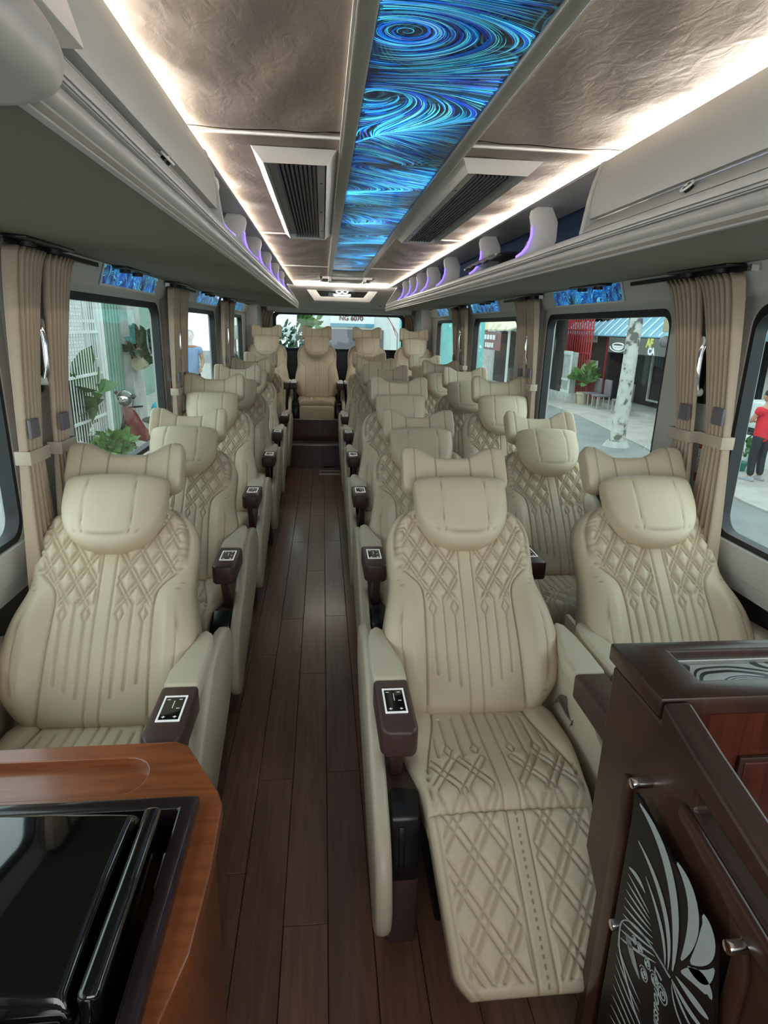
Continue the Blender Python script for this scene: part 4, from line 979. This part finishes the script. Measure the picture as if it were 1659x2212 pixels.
def foliage(name, parent, m, n, cx, cy, cz, rx, ry, rz, ls, up=.3, seed=1, label=None):
    rng = random.Random(seed); mb = MB()
    for _ in range(n):
        th = rng.uniform(0, 2 * PI); ph = math.acos(rng.uniform(-1, 1)); q = rng.uniform(.35, 1)
        p = Vector((cx + rx * q * math.sin(ph) * math.cos(th), cy + ry * q * math.sin(ph) * math.sin(th), cz + rz * q * math.cos(ph)))
        dv = Vector((math.cos(th) * .8, math.sin(th) * .8, rng.uniform(-.5, 1) * 1.0 + up)).normalized(); sd_ = dv.orthogonal().normalized()
        sd_ = Matrix.Rotation(rng.uniform(0, 2 * PI), 3, dv) @ sd_; l = ls * rng.uniform(.6, 1.3); wd = l * rng.uniform(.18, .3); nn = dv.cross(sd_) * l * .12
        mb.add([p, p + dv * l * .35 + sd_ * wd + nn, p + dv * l * .35 - sd_ * wd + nn, p + dv * l * .75 + sd_ * wd * .7, p + dv * l * .75 - sd_ * wd * .7, p + dv * l - nn], [(0, 1, 3, 5, 4, 2)])
    return stuff(obj(name, mb, m, parent, smooth=180))
def potted(label, loc, pot_m, pr, ph, fol, cat='potted plant', square=None, name='potted_plant'):
    r = thing(name, label, cat, loc)
    if square: obj('planter', B(-square[0], square[0], -square[1], square[1], 0, ph), pot_m, r, .02)
    else: obj('pot', MB().tube([(0, 0, 0), (0, 0, ph * .8), (0, 0, ph * .82), (0, 0, ph)], [pr * .7, pr * .95, pr * 1.08, pr * 1.08], 18), pot_m, r)
    for k, (nm, m_, n_, c, rr, ls) in enumerate(fol): foliage(nm, r, m_, n_, *c, *rr, ls, seed=k + 3)
    return r
# --- left side: gate, facade, plants, motorbike
g = thing('iron_gate', 'white barred iron gate with a solid lower panel outside the second left window', 'gate', (-3.8, 0, ZG))
for y in (8.62, 10.46): obj('gate_post', B(-.03, .03, y - .035, y + .035, 0, 2.9), M['white_paint'], g)
for z in (.32, .95, 1.62, 2.25): obj('rail', B(-.015, .015, 8.65, 10.45, z - .02, z + .02), M['white_paint'], g)
for k in range(17): obj('bar', MB().tube([(0, 8.73 + k * .102, .34), (0, 8.73 + k * .102, 2.9)], .010, 6), M['white_paint'], g)
obj('kick_panel', B(-.02, .02, 8.65, 10.43, .03, .32), M['concrete'], g); obj('lock_box', B(-.05, .02, 10.2, 10.36, 1.45, 1.85), M['concrete'], g, .01)
M['brick'] = mat('white_brick', (.72, .74, .72), .7)
_m = M['brick']; _N = _m.node_tree.nodes; _L = _m.node_tree.links; _b = _N['Principled BSDF']
_tc = _N.new('ShaderNodeTexCoord'); _mp = _N.new('ShaderNodeMapping'); _mp.inputs['Rotation'].default_value = (0, PI / 2, PI / 2); _L.new(_tc.outputs['Object'], _mp.inputs[0])
_br = _N.new('ShaderNodeTexBrick'); _br.inputs['Scale'].default_value = 4; _br.inputs['Color1'].default_value = (.78, .80, .78, 1); _br.inputs['Color2'].default_value = (.62, .65, .63, 1); _br.inputs['Mortar'].default_value = (.30, .31, .30, 1); _L.new(_mp.outputs[0], _br.inputs[0]); _L.new(_br.outputs['Color'], _b.inputs['Base Color'])
h1 = thing('house_front', 'white brick house front with barred door and green wall, left of the bus', 'house', (-4.7, 0, ZG))
obj('brick_wall', B(-.2, 0, 9.2, 12.35, 0, 4.2), M['brick'], h1)
obj('dark_door', B(-.2, -.12, 12.35, 13.12, 0, 4.2), M['dark_in'], h1)
for k in range(7): obj('door_bar', MB().tube([(-.05, 12.42 + k * .108, .1), (-.05, 12.42 + k * .108, 4.1)], .018, 6), M['white_paint'], h1)
obj('door_rail', B(-.06, -.03, 12.37, 13.1, 2.38, 2.44), M['white_paint'], h1); obj('door_rail', B(-.06, -.03, 12.37, 13.1, .98, 1.04), M['white_paint'], h1)
obj('corner_post', B(-.1, .06, 13.12, 13.28, 0, 4.2), M['white_paint'], h1)
mb = MB()
for k in range(15): mb.box(-.12, -.06 + .03 * (k % 2), 13.3 + k * .096, 13.3 + (k + 1) * .096, 0, 4.2)
obj('green_wall', mb, M['green_wall'], h1)
obj('grey_column', B(-.2, .1, 14.78, 15.7, 0, 4.2), M['concrete'], h1)
obj('dark_opening', B(-1.6, -1.5, 15.7, 24, 0, 4.2), M['green_wall'], h1)
h1b = thing('house_front', 'dark house front with white posts outside the nearest left window', 'house', (-5.0, 0, ZG))
obj('dark_wall', B(-.2, 0, 3.0, 9.1, 0, 4.2), M['dark_in'], h1b)
for k in range(16): obj('bar', MB().tube([(.3, 5.6 + k * .2, 0), (.3, 5.6 + k * .2, 4.0)], .014, 6), M['white_paint'], h1b)
for z in (1.0, 1.6, 2.5): obj('rail', B(.28, .32, 5.5, 9.0, z - .02, z + .02), M['white_paint'], h1b)
potted('lush green bush in a white box planter outside the nearest left window', (-3.95, 7.2, ZG), M['white_paint'], .3, .48, [('foliage', M['leaf2'], 500, (0, 0, .95), (.32, .55, .55), .17), ('foliage', M['leaf'], 260, (0, .1, 1.35), (.3, .5, .35), .26)], square=(.25, .55))
potted('leafy plant in a low white planter below the motorbike, behind the gate', (-3.45, 9.6, ZG), M['white_paint'], .3, .40, [('foliage', M['leaf2'], 240, (0, 0, .55), (.22, .5, .20), .18)], square=(.22, .62))
r = potted('tall banana like plant with big dark leaves behind the gate', (-4.25, 9.9, ZG), M['potg'], .18, .35, [('foliage', M['leaf'], 90, (0, 0, 1.0), (.25, .9, .75), .55), ('foliage', M['hedge'], 200, (0, -.2, .75), (.3, .9, .6), .2)])
for k, (y, z0, z1) in enumerate(((14.95, 1.4, 1.9), (15.2, 1.6, 2.3))):
    r = thing('wall_planter', 'hanging terracotta planter with ferny leaves on the grey column, %s one' % ('lower' if k == 0 else 'upper'), 'planter', (-4.45, y, ZG + z0 + .1))
    obj('pot', MB().tube([(0, -.25, 0), (.02, .25, .02)], .15, 12), M['beige'], r); foliage('foliage', r, M['hedge'], 90, 0, 0, .3, .25, .4, .3, .3, seed=9 + k)
# motorbike
mbk_ = thing('motorbike', 'dark red motorbike with black seat and white luggage rack parked beyond the gate', 'motorbike', (-3.25, 11.1, ZG + .03), (0, 0, math.radians(-50)))
def wheel(y, par):
    wv = obj('wheel', MB().tube([(.24 * 0, y + .25 * math.cos(a), .27 + .25 * math.sin(a)) for a in [2 * PI * k / 24 for k in range(25)]], .045, 8, False), M['rubber'], par)
    obj('hub', MB().tube([(-.05, y, .27), (.05, y, .27)], .07, 12), M['silver'], wv)
wheel(-.62, mbk_); wheel(.62, mbk_)
obj('body', MB().prism(smooth_closed([(-.45, .55), (-.30, .40), (.15, .32), (.45, .45), (.85, .68), (.75, .80), (.2, .70), (-.1, .55), (-.35, .95), (-.50, .98)], 4), 0, -.12, .12), M['dred'], mbk_, .03)
obj('seat', MB().prism(smooth_closed([(-.12, .74), (.2, .80), (.75, .88), (.78, .80), (.3, .72), (-.05, .66)], 4), 0, -.13, .13), M['black'], mbk_, .03)
obj('front_fender', MB().prism(smooth_closed([(-.85, .42), (-.72, .58), (-.5, .58), (-.4, .42), (-.62, .52)], 4), 0, -.07, .07), M['dred'], mbk_, .02)
obj('handlebar', MB().tube([(-.34, -.30, 1.02), (-.2, -.42, 1.0), (0, -.45, .96), (.2, -.42, 1.0), (.34, -.30, 1.02)], .016, 8), M['black'], mbk_)
obj('fork', MB().tube([(0, -.62, .27), (0, -.45, .95)], .035, 8), M['black'], mbk_)
obj('luggage_rack', MB().tube([(-.10, .62, .90), (-.10, .98, .97), (.10, .98, .97), (.10, .62, .90)], .014, 6), M['white_paint'], mbk_)
for s_ in (-1, 1): obj('mirror', MB().tube([(s_ * .22, -.42, 1.0), (s_ * .30, -.44, 1.14), (s_ * .34, -.44, 1.2), (s_ * .34, -.44, 1.23)], [.008, .008, .05, .02], 8), M['black'], mbk_)
def sphere_mb(c, r, nu=18, nv=12, top=-1):
    return MB().grid(lambda u, v: (c[0] + r[0] * math.sin(PI * v * (1 if top < 0 else .55)) * math.cos(2 * PI * u), c[1] + r[1] * math.sin(PI * v * (1 if top < 0 else .55)) * math.sin(2 * PI * u), c[2] + r[2] * math.cos(PI * v * (1 if top < 0 else .55))), nu, nv)
hm = thing('helmet', 'shiny black helmet resting on the handlebar of the motorbike', 'helmet', (-3.60, 10.80, ZG + 1.16))
obj('shell', sphere_mb((0, 0, 0), (.13, .15, .14)), M['gloss_black'], hm, smooth=180); obj('visor', sphere_mb((0, -.08, 0), (.10, .09, .07)), M['chrome'], hm, smooth=180)
cpp = thing('cap', 'bright cyan cap lying on the motorbike seat', 'cap', (-3.15, 11.2, ZG + .92))
obj('crown', sphere_mb((0, 0, 0), (.12, .15, .15), top=1), M['cyan'], cpp, smooth=180, solid=.004); obj('peak', MB().prism([(-.09, -.10), (.09, -.10), (.06, -.26), (-.06, -.26)], 2, .0, .012), M['cyan'], cpp, .004)

# --- people: one continuous skinned body, hair and clothes as children
def skin_body(name, pts, edges, m, parent, root=0, sub=2):
    me = bpy.data.meshes.new(name); me.from_pydata([p[:3] for p in pts], edges, []); o = link(name, me, m, parent)
    sk_ = o.modifiers.new('skin', 'SKIN'); lay = me.skin_vertices[0] if me.skin_vertices else None
    if lay is None:
        bm = bmesh.new(); bm.from_mesh(me); bm.verts.layers.skin.verify(); bm.to_mesh(me); bm.free(); lay = me.skin_vertices[0]
    for i, p in enumerate(pts): lay.data[i].radius = (p[3], p[4] if len(p) > 4 else p[3]); lay.data[i].use_root = (i == root)
    o.modifiers.new('sub', 'SUBSURF').levels = sub; o.modifiers['sub'].render_levels = sub
    dg = bpy.context.evaluated_depsgraph_get(); me2 = bpy.data.meshes.new_from_object(o.evaluated_get(dg)); o.modifiers.clear(); o.data = me2
    me2.polygons.foreach_set('use_smooth', [True] * len(me2.polygons))
    if not me2.materials: me2.materials.append(m)
    return o
def person(label, loc, rz, shirt, trousers, arms, sc=1.0, hold=None):
    r = thing('person', label, 'person', loc, (0, 0, rz)); r.scale = (sc, sc, sc)     # faces +y
    P = [(0, 0, .90, .13, .10), (0, 0, 1.10, .125, .09), (0, 0, 1.28, .15, .10), (0, 0, 1.40, .09, .07), (0, .01, 1.47, .05), (0, .02, 1.54, .06)]
    E = [(0, 1), (1, 2), (2, 3), (3, 4), (4, 5)]
    for s_ in (-1, 1):
        k = len(P); P += [(s_ * .10, 0, .84, .085), (s_ * .11, .02, .48, .058), (s_ * .12, -.01, .10, .038), (s_ * .13, .10, .035, .034)]
        E += [(0, k), (k, k + 1), (k + 1, k + 2), (k + 2, k + 3)]
        k = len(P); a = arms[0 if s_ < 0 else 1]
        P += [(s_ * .18, 0, 1.37, .055), (*a[0], .04), (*a[1], .027)]; E += [(3, k), (k, k + 1), (k + 1, k + 2)]
    body = skin_body('body', P, E, M['skin'], r)
    obj('head', sphere_mb((0, .03, 1.62), (.078, .098, .118), 24, 16), M['skin'], r, smooth=180)
    hr = obj('hair', sphere_mb((0, .005, 1.645), (.088, .105, .112), 24, 14, top=1), M['hair'], r, smooth=180)
    obj('nose', sphere_mb((0, .128, 1.605), (.014, .018, .024), 8, 6), M['skin'], r, smooth=180)
    for s_ in (-1, 1):
        obj('eye', sphere_mb((s_ * .030, .113, 1.632), (.013, .010, .008), 8, 6), M['hair'], r, smooth=180)
        obj('ear', sphere_mb((s_ * .079, .02, 1.615), (.010, .022, .032), 8, 6), M['skin'], r, smooth=180)
    obj('mouth', B(-.022, .022, .112, .121, 1.566, 1.573), M['dred'], r, .002)
    S_ = [(0, 0, .74, .185, .14), (0, 0, .90, .185, .14), (0, 0, 1.25, .180, .13), (0, 0, 1.385, .12, .095)]
    Es = [(0, 1), (1, 2), (2, 3)]
    for s_ in (-1, 1):
        k = len(S_); a = arms[0 if s_ < 0 else 1]; mid = [.5 * (s_ * .18) + .5 * a[0][0], .5 * a[0][1], .5 * 1.37 + .5 * a[0][2]]
        S_ += [(s_ * .17, 0, 1.36, .085), (*mid, .080)]; Es += [(3, k), (k, k + 1)]
    skin_body('shirt', S_, Es, shirt, r)
    T_ = [(0, 0, .92, .135, .11)]; Et = []
    for s_ in (-1, 1):
        k = len(T_); T_ += [(s_ * .10, 0, .82, .10), (s_ * .11, .02, .46, .082), (s_ * .12, -.01, .09, .066)]; Et += [(0, k), (k, k + 1), (k + 1, k + 2)]
    skin_body('trousers', T_, Et, trousers, r)
    for s_ in (-1, 1):
        obj('shoe', MB().prism(smooth_closed([(-.08, .0), (-.08, .07), (.0, .09), (.12, .05), (.20, .03), (.20, .0)], 3), 0, s_ * .13 - .042, s_ * .13 + .042), M['stick_grey'], r, .012)
        a = arms[0 if s_ < 0 else 1]; w_ = Vector(a[1]); f_ = (w_ - Vector(a[0])).normalized(); side = f_.cross(Vector((0, 0, 1))).normalized(); upv = side.cross(f_)
        hp_ = []; he = []
        hp_ += [(*w_, .024, .018), (*(w_ + f_ * .05), .030, .016)]; he.append((0, 1))
        for q in range(4):
            o_ = side * (.024 - .016 * q); b_ = w_ + f_ * .075 + o_; ln = (.065, .078, .072, .055)[q]
            k = len(hp_); hp_ += [(*b_, .009), (*(b_ + f_ * ln * .55 - upv * .004), .008), (*(b_ + f_ * ln * .85 - upv * .022), .007)]; he += [(1, k), (k, k + 1), (k + 1, k + 2)]
        k = len(hp_); tb = w_ + f_ * .03 + side * .030 * s_ * -1; hp_ += [(*tb, .010), (*(tb + f_ * .03 + side * .018 * s_ * -1), .009), (*(tb + f_ * .055 + side * .020 * s_ * -1), .008)]; he += [(1, k), (k, k + 1), (k + 1, k + 2)]
        skin_body('hand', hp_, he, M['skin'], r, sub=1)
    return r
person('person in a red T-shirt and dark trousers holding a small bundle', (7.32, 9.62, ZG + .03), math.radians(12), M['shirt'], M['trousers'], (((-.22, .12, 1.13), (-.10, .36, 1.16)), ((.24, .10, 1.12), (.08, .36, 1.10))), .905)
it = tag(obj('small_bundle', sphere_mb((7.22, 10.04, .16), (.06, .06, .045), 12, 8), M['beige'], smooth=180), 'small pale bundle held in both hands by the person in red', 'bundle')
person('person in a light blue shirt and black cap seen through the third left window', (-3.1, 14.0, ZG + .45), math.radians(190), mat('blue_shirt', (.28, .42, .66), .8), M['trousers'], (((-.24, .05, 1.12), (-.20, .22, 1.0)), ((.24, .05, 1.12), (.20, .22, 1.0))), 1.05)
obj('kerb_stone', B(-4.0, -2.3, 13.3, 14.9, ZG, ZG + .45), M['concrete'])
tag(bpy.data.objects['kerb_stone'], 'low concrete block under the person in the light blue shirt', 'block')

# --- right side: cafe and red house
cafe = thing('cafe_building', 'dark open cafe front with a grey column beyond the right windows', 'building', (10, 0, ZG))
obj('back_wall', B(.6, .7, 6, 21.3, 0, 4.6), M['dark_in'], cafe); obj('floor_slab', B(-.6, .6, 6, 21.3, 0, .16), M['pave'], cafe)
obj('side_wall', B(-.1, .6, 21.1, 21.3, 0, 4.6), M['dark_in'], cafe)
obj('upper_wall', B(.2, .6, 6, 21.3, 3.5, 5.2), M['beige'], cafe)
for y in (13.85, 12.9): obj('grey_column', B(-.2, .1, y - .18, y + .18, 0, 2.4), M['concrete'], cafe, .02); obj('column_cap', B(-.26, .16, y - .25, y + .25, 2.4, 2.5), M['concrete'], cafe, .02)
obj('pale_beam', B(-1.0, -.6, 6, 13.4, 2.62, 3.1), M['white_paint'], cafe)
for y in (11.2, 12.2): obj('ceiling_lamp', B(-.3, -.1, y, y + .7, 2.3, 2.36), M['concrete'], cafe)
for y in (7.5, 9.5, 11.5, 15.5, 17.8): obj('window_frame', ring_prism([(y, .4), (y + 1.5, .4), (y + 1.5, 2.2), (y, 2.2)], [(y - .06, .34), (y + 1.56, .34), (y + 1.56, 2.26), (y - .06, 2.26)], 0, .5, .56), M['concrete'], cafe)
aw = thing('blue_awning', 'blue corrugated metal awning with pale ribs over the cafe front', 'awning', (9.4, 0, ZG))
y = 12.4; k = 0
while y < 24.2:
    yy0 = y; z0 = 2.36; obj('awning_sheet', MB().prism([(0, z0), (1.0, z0 + 1.05), (1.0, z0 + 1.08), (0, z0 + .03)], 1, yy0, yy0 + .50), M['awn_blue'], aw)
    obj('awning_rib', MB().prism([(0, z0 + .03), (1.0, z0 + 1.08), (1.0, z0 + 1.11), (0, z0 + .07)], 1, yy0 + .22, yy0 + .30), M['awn_light'], aw)
    y += .50
aw.children[0]
MBv = bpy.data.objects
sg = thing('cafe_sign', 'grey brown hanging cafe sign with cup emblem and the letters CA', 'sign', (9.36, 0, ZG))
obj('board', B(-.02, .02, 12.8, 20.15, 1.86, 2.34), M['signb'], sg)
def facing_left(par, body, size, y, z, m, x=-.024, dirn=-1, bold=.01):
    me_ = text_mesh(body, size, .004, bold=bold); me_.materials.append(m)
    o_ = link('lettering', me_, None, par, (x, y, z)); o_.rotation_euler = Matrix(((0, 0, -1), (-1, 0, 0), (0, 1, 0))).to_euler(); return o_
facing_left(sg, 'CA', .27, 17.35, 1.97, M['letter'], bold=.015); facing_left(sg, 'AF', .32, 17.5, 2.20, M['yellow'], bold=.02); facing_left(sg, 'CA', .26, 14.9, 1.97, M['letter'], bold=.015)
for yc in (19.45, 13.35):
    cp = obj('cup_emblem', MB().prism([(yc + .40 * math.cos(a), 2.08 + .15 * math.sin(a)) for a in [PI + PI * q / 14 for q in range(15)]] , 0, -.030, -.022), M['letter'], sg)
    obj('cup_rim', MB().tube([(-.028, yc + .38 * math.cos(a), 2.10 + .055 * math.sin(a)) for a in [2 * PI * q / 20 for q in range(21)]], .022, 5, False), M['letter'], sg)
    obj('cup_saucer', MB().tube([(-.028, yc + .55 * math.cos(a), 2.05 + .16 * math.sin(a)) for a in [PI + PI * q / 14 for q in range(15)]], .018, 5, False), M['letter'], sg)
rh = thing('red_house', 'crimson painted house wall with a projecting barred window beside the cafe', 'house', (9.9, 0, ZG))
obj('red_wall', B(0, .3, 21.4, 28.0, 0, 3.4), M['crimson'], rh); obj('gable', MB().prism([(21.6, 2.6), (25.4, 2.6), (23.4, 4.2)], 0, -.05, .25), M['crimson'], rh)
obj('window_base', B(-.7, .02, 21.3, 24.6, 0, .30), M['bar_red'], rh, .03)
obj('dark_window', B(-.05, .01, 21.5, 24.4, .9, 3.0), M['dark_in'], rh)
for k in range(16): obj('bar', MB().tube([(-.6, 21.4 + k * .21, .3), (-.6, 21.4 + k * .21, 3.2)], .030, 6), M['bar_red'], rh)
for z in (.32, .95, 1.15, 1.75, 2.55, 3.1): obj('cross_bar', B(-.63, -.57, 21.35, 24.6, z - .03, z + .03), M['bar_red'], rh)
for (y, z) in ((22.6, 2.25), (22.3, 1.35)): obj('white_notice', B(-.12, -.08, y - .5, y + .5, z - .12, z + .14), M['letter'], rh)
st_ = thing('stone_stele', 'mottled grey stone slab with pale frame standing before the red house', 'stele', (8.7, 22.2, ZG))
obj('slab', B(-.12, .12, -.95, .95, .35, 1.78), M['concrete'], st_, .02); obj('base', B(-.25, .25, -1.1, 1.1, 0, .36), M['concrete'], st_, .03)
obj('pale_frame', ring_prism([(-.85, .45), (.85, .45), (.85, 1.68), (-.85, 1.68)], [(-1.0, .3), (1.0, .3), (1.0, 1.82), (-1.0, 1.82)], 0, -.14, -.11), M['drum'], st_, .01)
obj('cross_band', B(-.14, -.11, -.9, .9, .78, .86), M['drum'], st_)
bark = mat('birch_pole', (.50, .50, .47), .85, bump=.6, bscale=12)
_N = bark.node_tree.nodes; _L = bark.node_tree.links; _b = _N['Principled BSDF']; _tc = _N.new('ShaderNodeTexCoord'); _n = node(_N, 'ShaderNodeTexNoise', i_Scale=5.0, i_Detail=4.0); _L.new(_tc.outputs['Object'], _n.inputs['Vector'])
_r = ramp(_N, _L, _n.outputs['Fac'], [(.40, (.13, .13, .11)), (.47, (.50, .50, .46)), (.7, (.62, .62, .60))]); _L.new(_r.outputs[0], _b.inputs['Base Color'])
for k, (x, y, nm) in enumerate(((6.42, 12.95, 'leaning utility pole with peeling pale paint, the left of two before the cafe'), (7.22, 12.60, 'leaning utility pole with meter box, the right of two before the cafe'))):
    p_ = thing('utility_pole', nm, 'pole', (x, y, ZG))
    obj('pole', MB().tube([(0, 0, 0), (-.02, -.1, 1.5), (-.0, -.16, 5)], [.17, .15, .13], 14), bark, p_); obj('foot', MB().tube([(0, 0, 0), (0, 0, .12)], [.30, .22], 14), M['concrete'], p_)
    if k: obj('meter_box', B(-.30, -.12, -.25, .05, 2.5, 3.1), M['beige'], p_, .02); obj('lamp', sphere_mb((-.22, .0, 2.3), (.13, .13, .13)), M['grille'], p_, smooth=180)
for k, (x, y) in enumerate(((9.05, 19.6), (9.1, 18.2), (9.08, 20.4))):
    c_ = thing('cafe_chair', 'dark woven chair in front of the cafe, %s' % ('middle one', 'nearest the poles', 'nearest the red house')[k], 'chair', (x, y, ZG + .03))
    obj('seat', B(-.24, .24, -.24, .24, .40, .46), M['grille'], c_, .02); obj('backrest', B(.18, .24, -.24, .24, .46, .95), M['grille'], c_, .02)
    for (a_, b_) in ((-.2, -.2), (-.2, .2), (.2, -.2), (.2, .2)): obj('leg', MB().tube([(a_, b_, 0), (a_, b_, .41)], .02, 6), M['silver'], c_)
potted('spiky green plant in a clay pot before the barred red window', (9.0, 20.95, ZG + .03), M['beige'], .22, .4, [('foliage', M['leaf2'], 70, (0, 0, .9), (.25, .45, .3), .4)])
potted('small leafy shrub in a teal pot beside the person in red', (7.6, 10.4, ZG + .03), M['potg'], .13, .17, [('foliage', M['leaf'], 50, (0, 0, .40), (.14, .2, .2), .13)])
for k, (x, y) in enumerate(((8.25, 11.75), (8.25, 11.2), (8.3, 10.65))):
    d_ = thing('white_drum', 'pale upright drum on the pavement behind the person in red, %s' % ('leftmost of three', 'middle of three', 'rightmost of three')[k], 'drum', (x, y, ZG + .03))
    obj('barrel', MB().tube([(0, 0, 0), (0, 0, .53), (0, 0, .54)], [.24, .24, .22], 20), M['drum'], d_, .008); obj('rim', MB().tube([(.22 * math.cos(a), .22 * math.sin(a), .54) for a in [2 * PI * q / 24 for q in range(25)]], .012, 5, False), M['white_paint'], d_)
bx = thing('clear_crate', 'pale translucent crate on a dark table behind the person in red', 'crate', (8.6, 11.3, ZG + .6))
obj('crate', B(-.3, .3, -.45, .45, .10, .62), M['drum'], bx, .03); obj('table', B(-.35, .35, -.7, .9, .02, .09), M['black'], bx, .01)
for (a_, b_) in ((-.3, -.65), (.3, -.65), (-.3, .85), (.3, .85)): obj('leg', MB().tube([(a_, b_, -.57), (a_, b_, .03)], .02, 6), M['black'], bx)
# further along on the right
cs = thing('market_stall', 'market stall with beige canopy and dark red shop sign outside the third right window', 'stall', (7.0, 0, ZG))
obj('canopy', MB().prism([(-.6, 2.45), (1.6, 3.2), (1.6, 3.25), (-.6, 2.5)], 1, 22, 31), M['beige'], cs); obj('sign_board', B(-.55, -.5, 23.0, 30.0, 1.72, 2.42), mat('sign_red_brown', (.14, .02, .02), .5), cs)
for (y, z, w_) in ((24.6, 2.2, 1.7), (24.6, 1.9, 1.3), (26.6, 2.2, 1.2)):
    for q in range(4): obj('sign_stroke', B(-.58, -.55, y - w_ / 2 + q * w_ / 4, y - w_ / 2 + q * w_ / 4 + w_ * .17, z - .09, z + .09), M['letter'], cs)
obj('sign_orange', B(-.58, -.55, 27.6, 29.8, 2.0, 2.35), mat('sign_orange', (.5, .16, .08), .5), cs); obj('red_drop', sphere_mb((-.58, 26.2, 1.80), (.05, .42, .24), 14, 10), M['red'], cs, smooth=180)
obj('back', B(1.5, 1.6, 22, 31, 0, 3.3), M['dark_in'], cs)
for y in (22.3, 30.6): obj('post', MB().tube([(-.45, y, 0), (-.45, y, 2.5)], .05, 8), M['white_paint'], cs)
def tree(label, x, y, th, cr, cz, m=None, seed=1, n=700, ls=.35):
    r = thing('street_tree', label, 'tree', (x, y, ZG)); obj('trunk', MB().tube([(0, 0, 0), (.05, 0, th * .5), (0, .05, th)], [.16, .12, .08], 8), M['signb'], r)
    foliage('foliage', r, m or M['leaf'], n, 0, 0, cz, cr, cr, cr * .8, ls, seed=seed); return r
tree('leafy green tree rising above the canopy of the market stall', 9.9, 26.0, 3.6, 1.1, 4.3, M['leaf2'], 21, 350)
bb_ = thing('pale_building', 'pale grey building front beyond the rearmost right window', 'building', (8.6, 0, ZG))
obj('wall', B(0, .3, 31.5, 50, 0, 6), M['concrete'], bb_)
for y in (33, 37, 41): obj('window', B(-.04, .02, y, y + 1.6, 2.4, 4.0), M['dark_in'], bb_)
# --- behind the bus
hs = thing('street_house', 'white shop house with a sign across its front behind the bus', 'building', (0, 26, ZG))
obj('wall', B(-1.2, 2.6, 0, .3, 0, 6), M['white_paint'], hs); obj('dark_shop_opening', B(-.3, 2.3, -.06, .02, 0, 2.35), M['grille'], hs); obj('sign_board', B(.1, 1.9, -.10, -.02, 2.45, 3.0), M['letter'], hs)
me_ = text_mesh('NG 6070', .26, .004, bold=.008); me_.materials.append(M['dred']); o_ = link('lettering', me_, None, hs, (.95, -.12, 2.78)); o_.rotation_euler = (PI / 2, 0, 0)
obj('blue_band', B(.1, 1.9, -.12, -.10, 2.46, 2.58), M['awn_blue'], hs)
th_ = thing('teal_house', 'bright teal wall with a pale pillar behind the bus on the right', 'building', (0, 18, ZG))
obj('wall', B(1.95, 4.5, 0, .3, 0, 6), M['teal'], th_); obj('pillar', B(1.75, 1.98, -.05, .3, 0, 6), M['white_paint'], th_)
gw = thing('green_hedge', 'tall dark green hedge behind the rear window on the left', 'hedge', (-1.25, 14.2, ZG))
foliage('foliage', gw, M['hedge'], 1500, 0, 0, 1.3, .95, .4, 1.25, .16, seed=5)
obj('trunk', MB().tube([(0, 0, 0), (0, 0, 1.2)], .08, 8), M['signb'], gw)
tree('bright leafy tree above the hedge behind the rear window', -1.0, 17.0, 2.4, .85, 2.75, M['leaf2'], 8, 400, .3)
ga = thing('grey_awning', 'pale grey scalloped awning behind the rear window, far left', 'awning', (-1.75, 16, ZG))
obj('canopy', MB().prism([(0, 2.75), (-.8, 2.4), (-.8, 2.36), (0, 2.70)], 0, -.6, .9), M['drum'], ga)
for k in range(6): obj('valance', B(-.6 + k * .25, -.36 + k * .25, -.81, -.79, 2.08, 2.38), M['drum'], ga, .01)
for s_ in (-.55, .85): obj('pole', MB().tube([(s_, -.75, 0), (s_, -.75, 2.4)], .03, 6), M['silver'], ga)
fgm = thing('red_flag', 'red flag hanging from a slanted pole behind the rear window', 'flag', (1.5, 15.6, ZG))
obj('pole', MB().tube([(.15, 0, 0), (.15, 0, 2.3), (-.2, 0, 2.85)], .02, 6), M['silver'], fgm)
obj('cloth', MB().grid(lambda u, v: (-.16 + u * .16 + v * .12, .03 * math.sin(u * 9), 2.72 + u * -.15 - v * (.08 + .26 * u)), 10, 8), M['red'], fgm, smooth=180, solid=.004)
for k, (x, y) in enumerate(((.15, 15.2), (.62, 15.6), (1.2, 15.0), (1.55, 14.6))):
    sc_ = thing('scooter', 'parked scooter behind the rear window, %s from the left' % ordn[k], 'scooter', (x, y, ZG + .02), (0, 0, math.radians((100, 75, 110, 80)[k])), 'scooters behind the bus')
    for yy in (-.55, .55): obj('wheel', MB().tube([(0, yy + .22 * math.cos(a), .24 + .22 * math.sin(a)) for a in [2 * PI * q / 18 for q in range(19)]], .045, 6, False), M['rubber'], sc_)
    obj('body', MB().prism(smooth_closed([(-.5, .9), (-.42, .4), (-.1, .28), (.3, .34), (.6, .55), (.62, .78), (.1, .72), (-.1, .45), (-.35, .6)], 4), 0, -.11, .11), (M['stick_grey'], M['white_paint'], M['dred'], M['drum'])[k], sc_, .03)
    obj('handlebar', MB().tube([(-.3, -.38, 1.05), (0, -.46, 1.0), (.3, -.38, 1.05)], .018, 6), M['black'], sc_)
    obj('seat', B(-.12, .12, .05, .62, .74, .82), M['black'], sc_, .03)
for o in bpy.data.objects:
    if o.type == 'MESH' and not o.parent and 'kind' not in o and 'label' not in o: print('UNTAGGED', o.name)
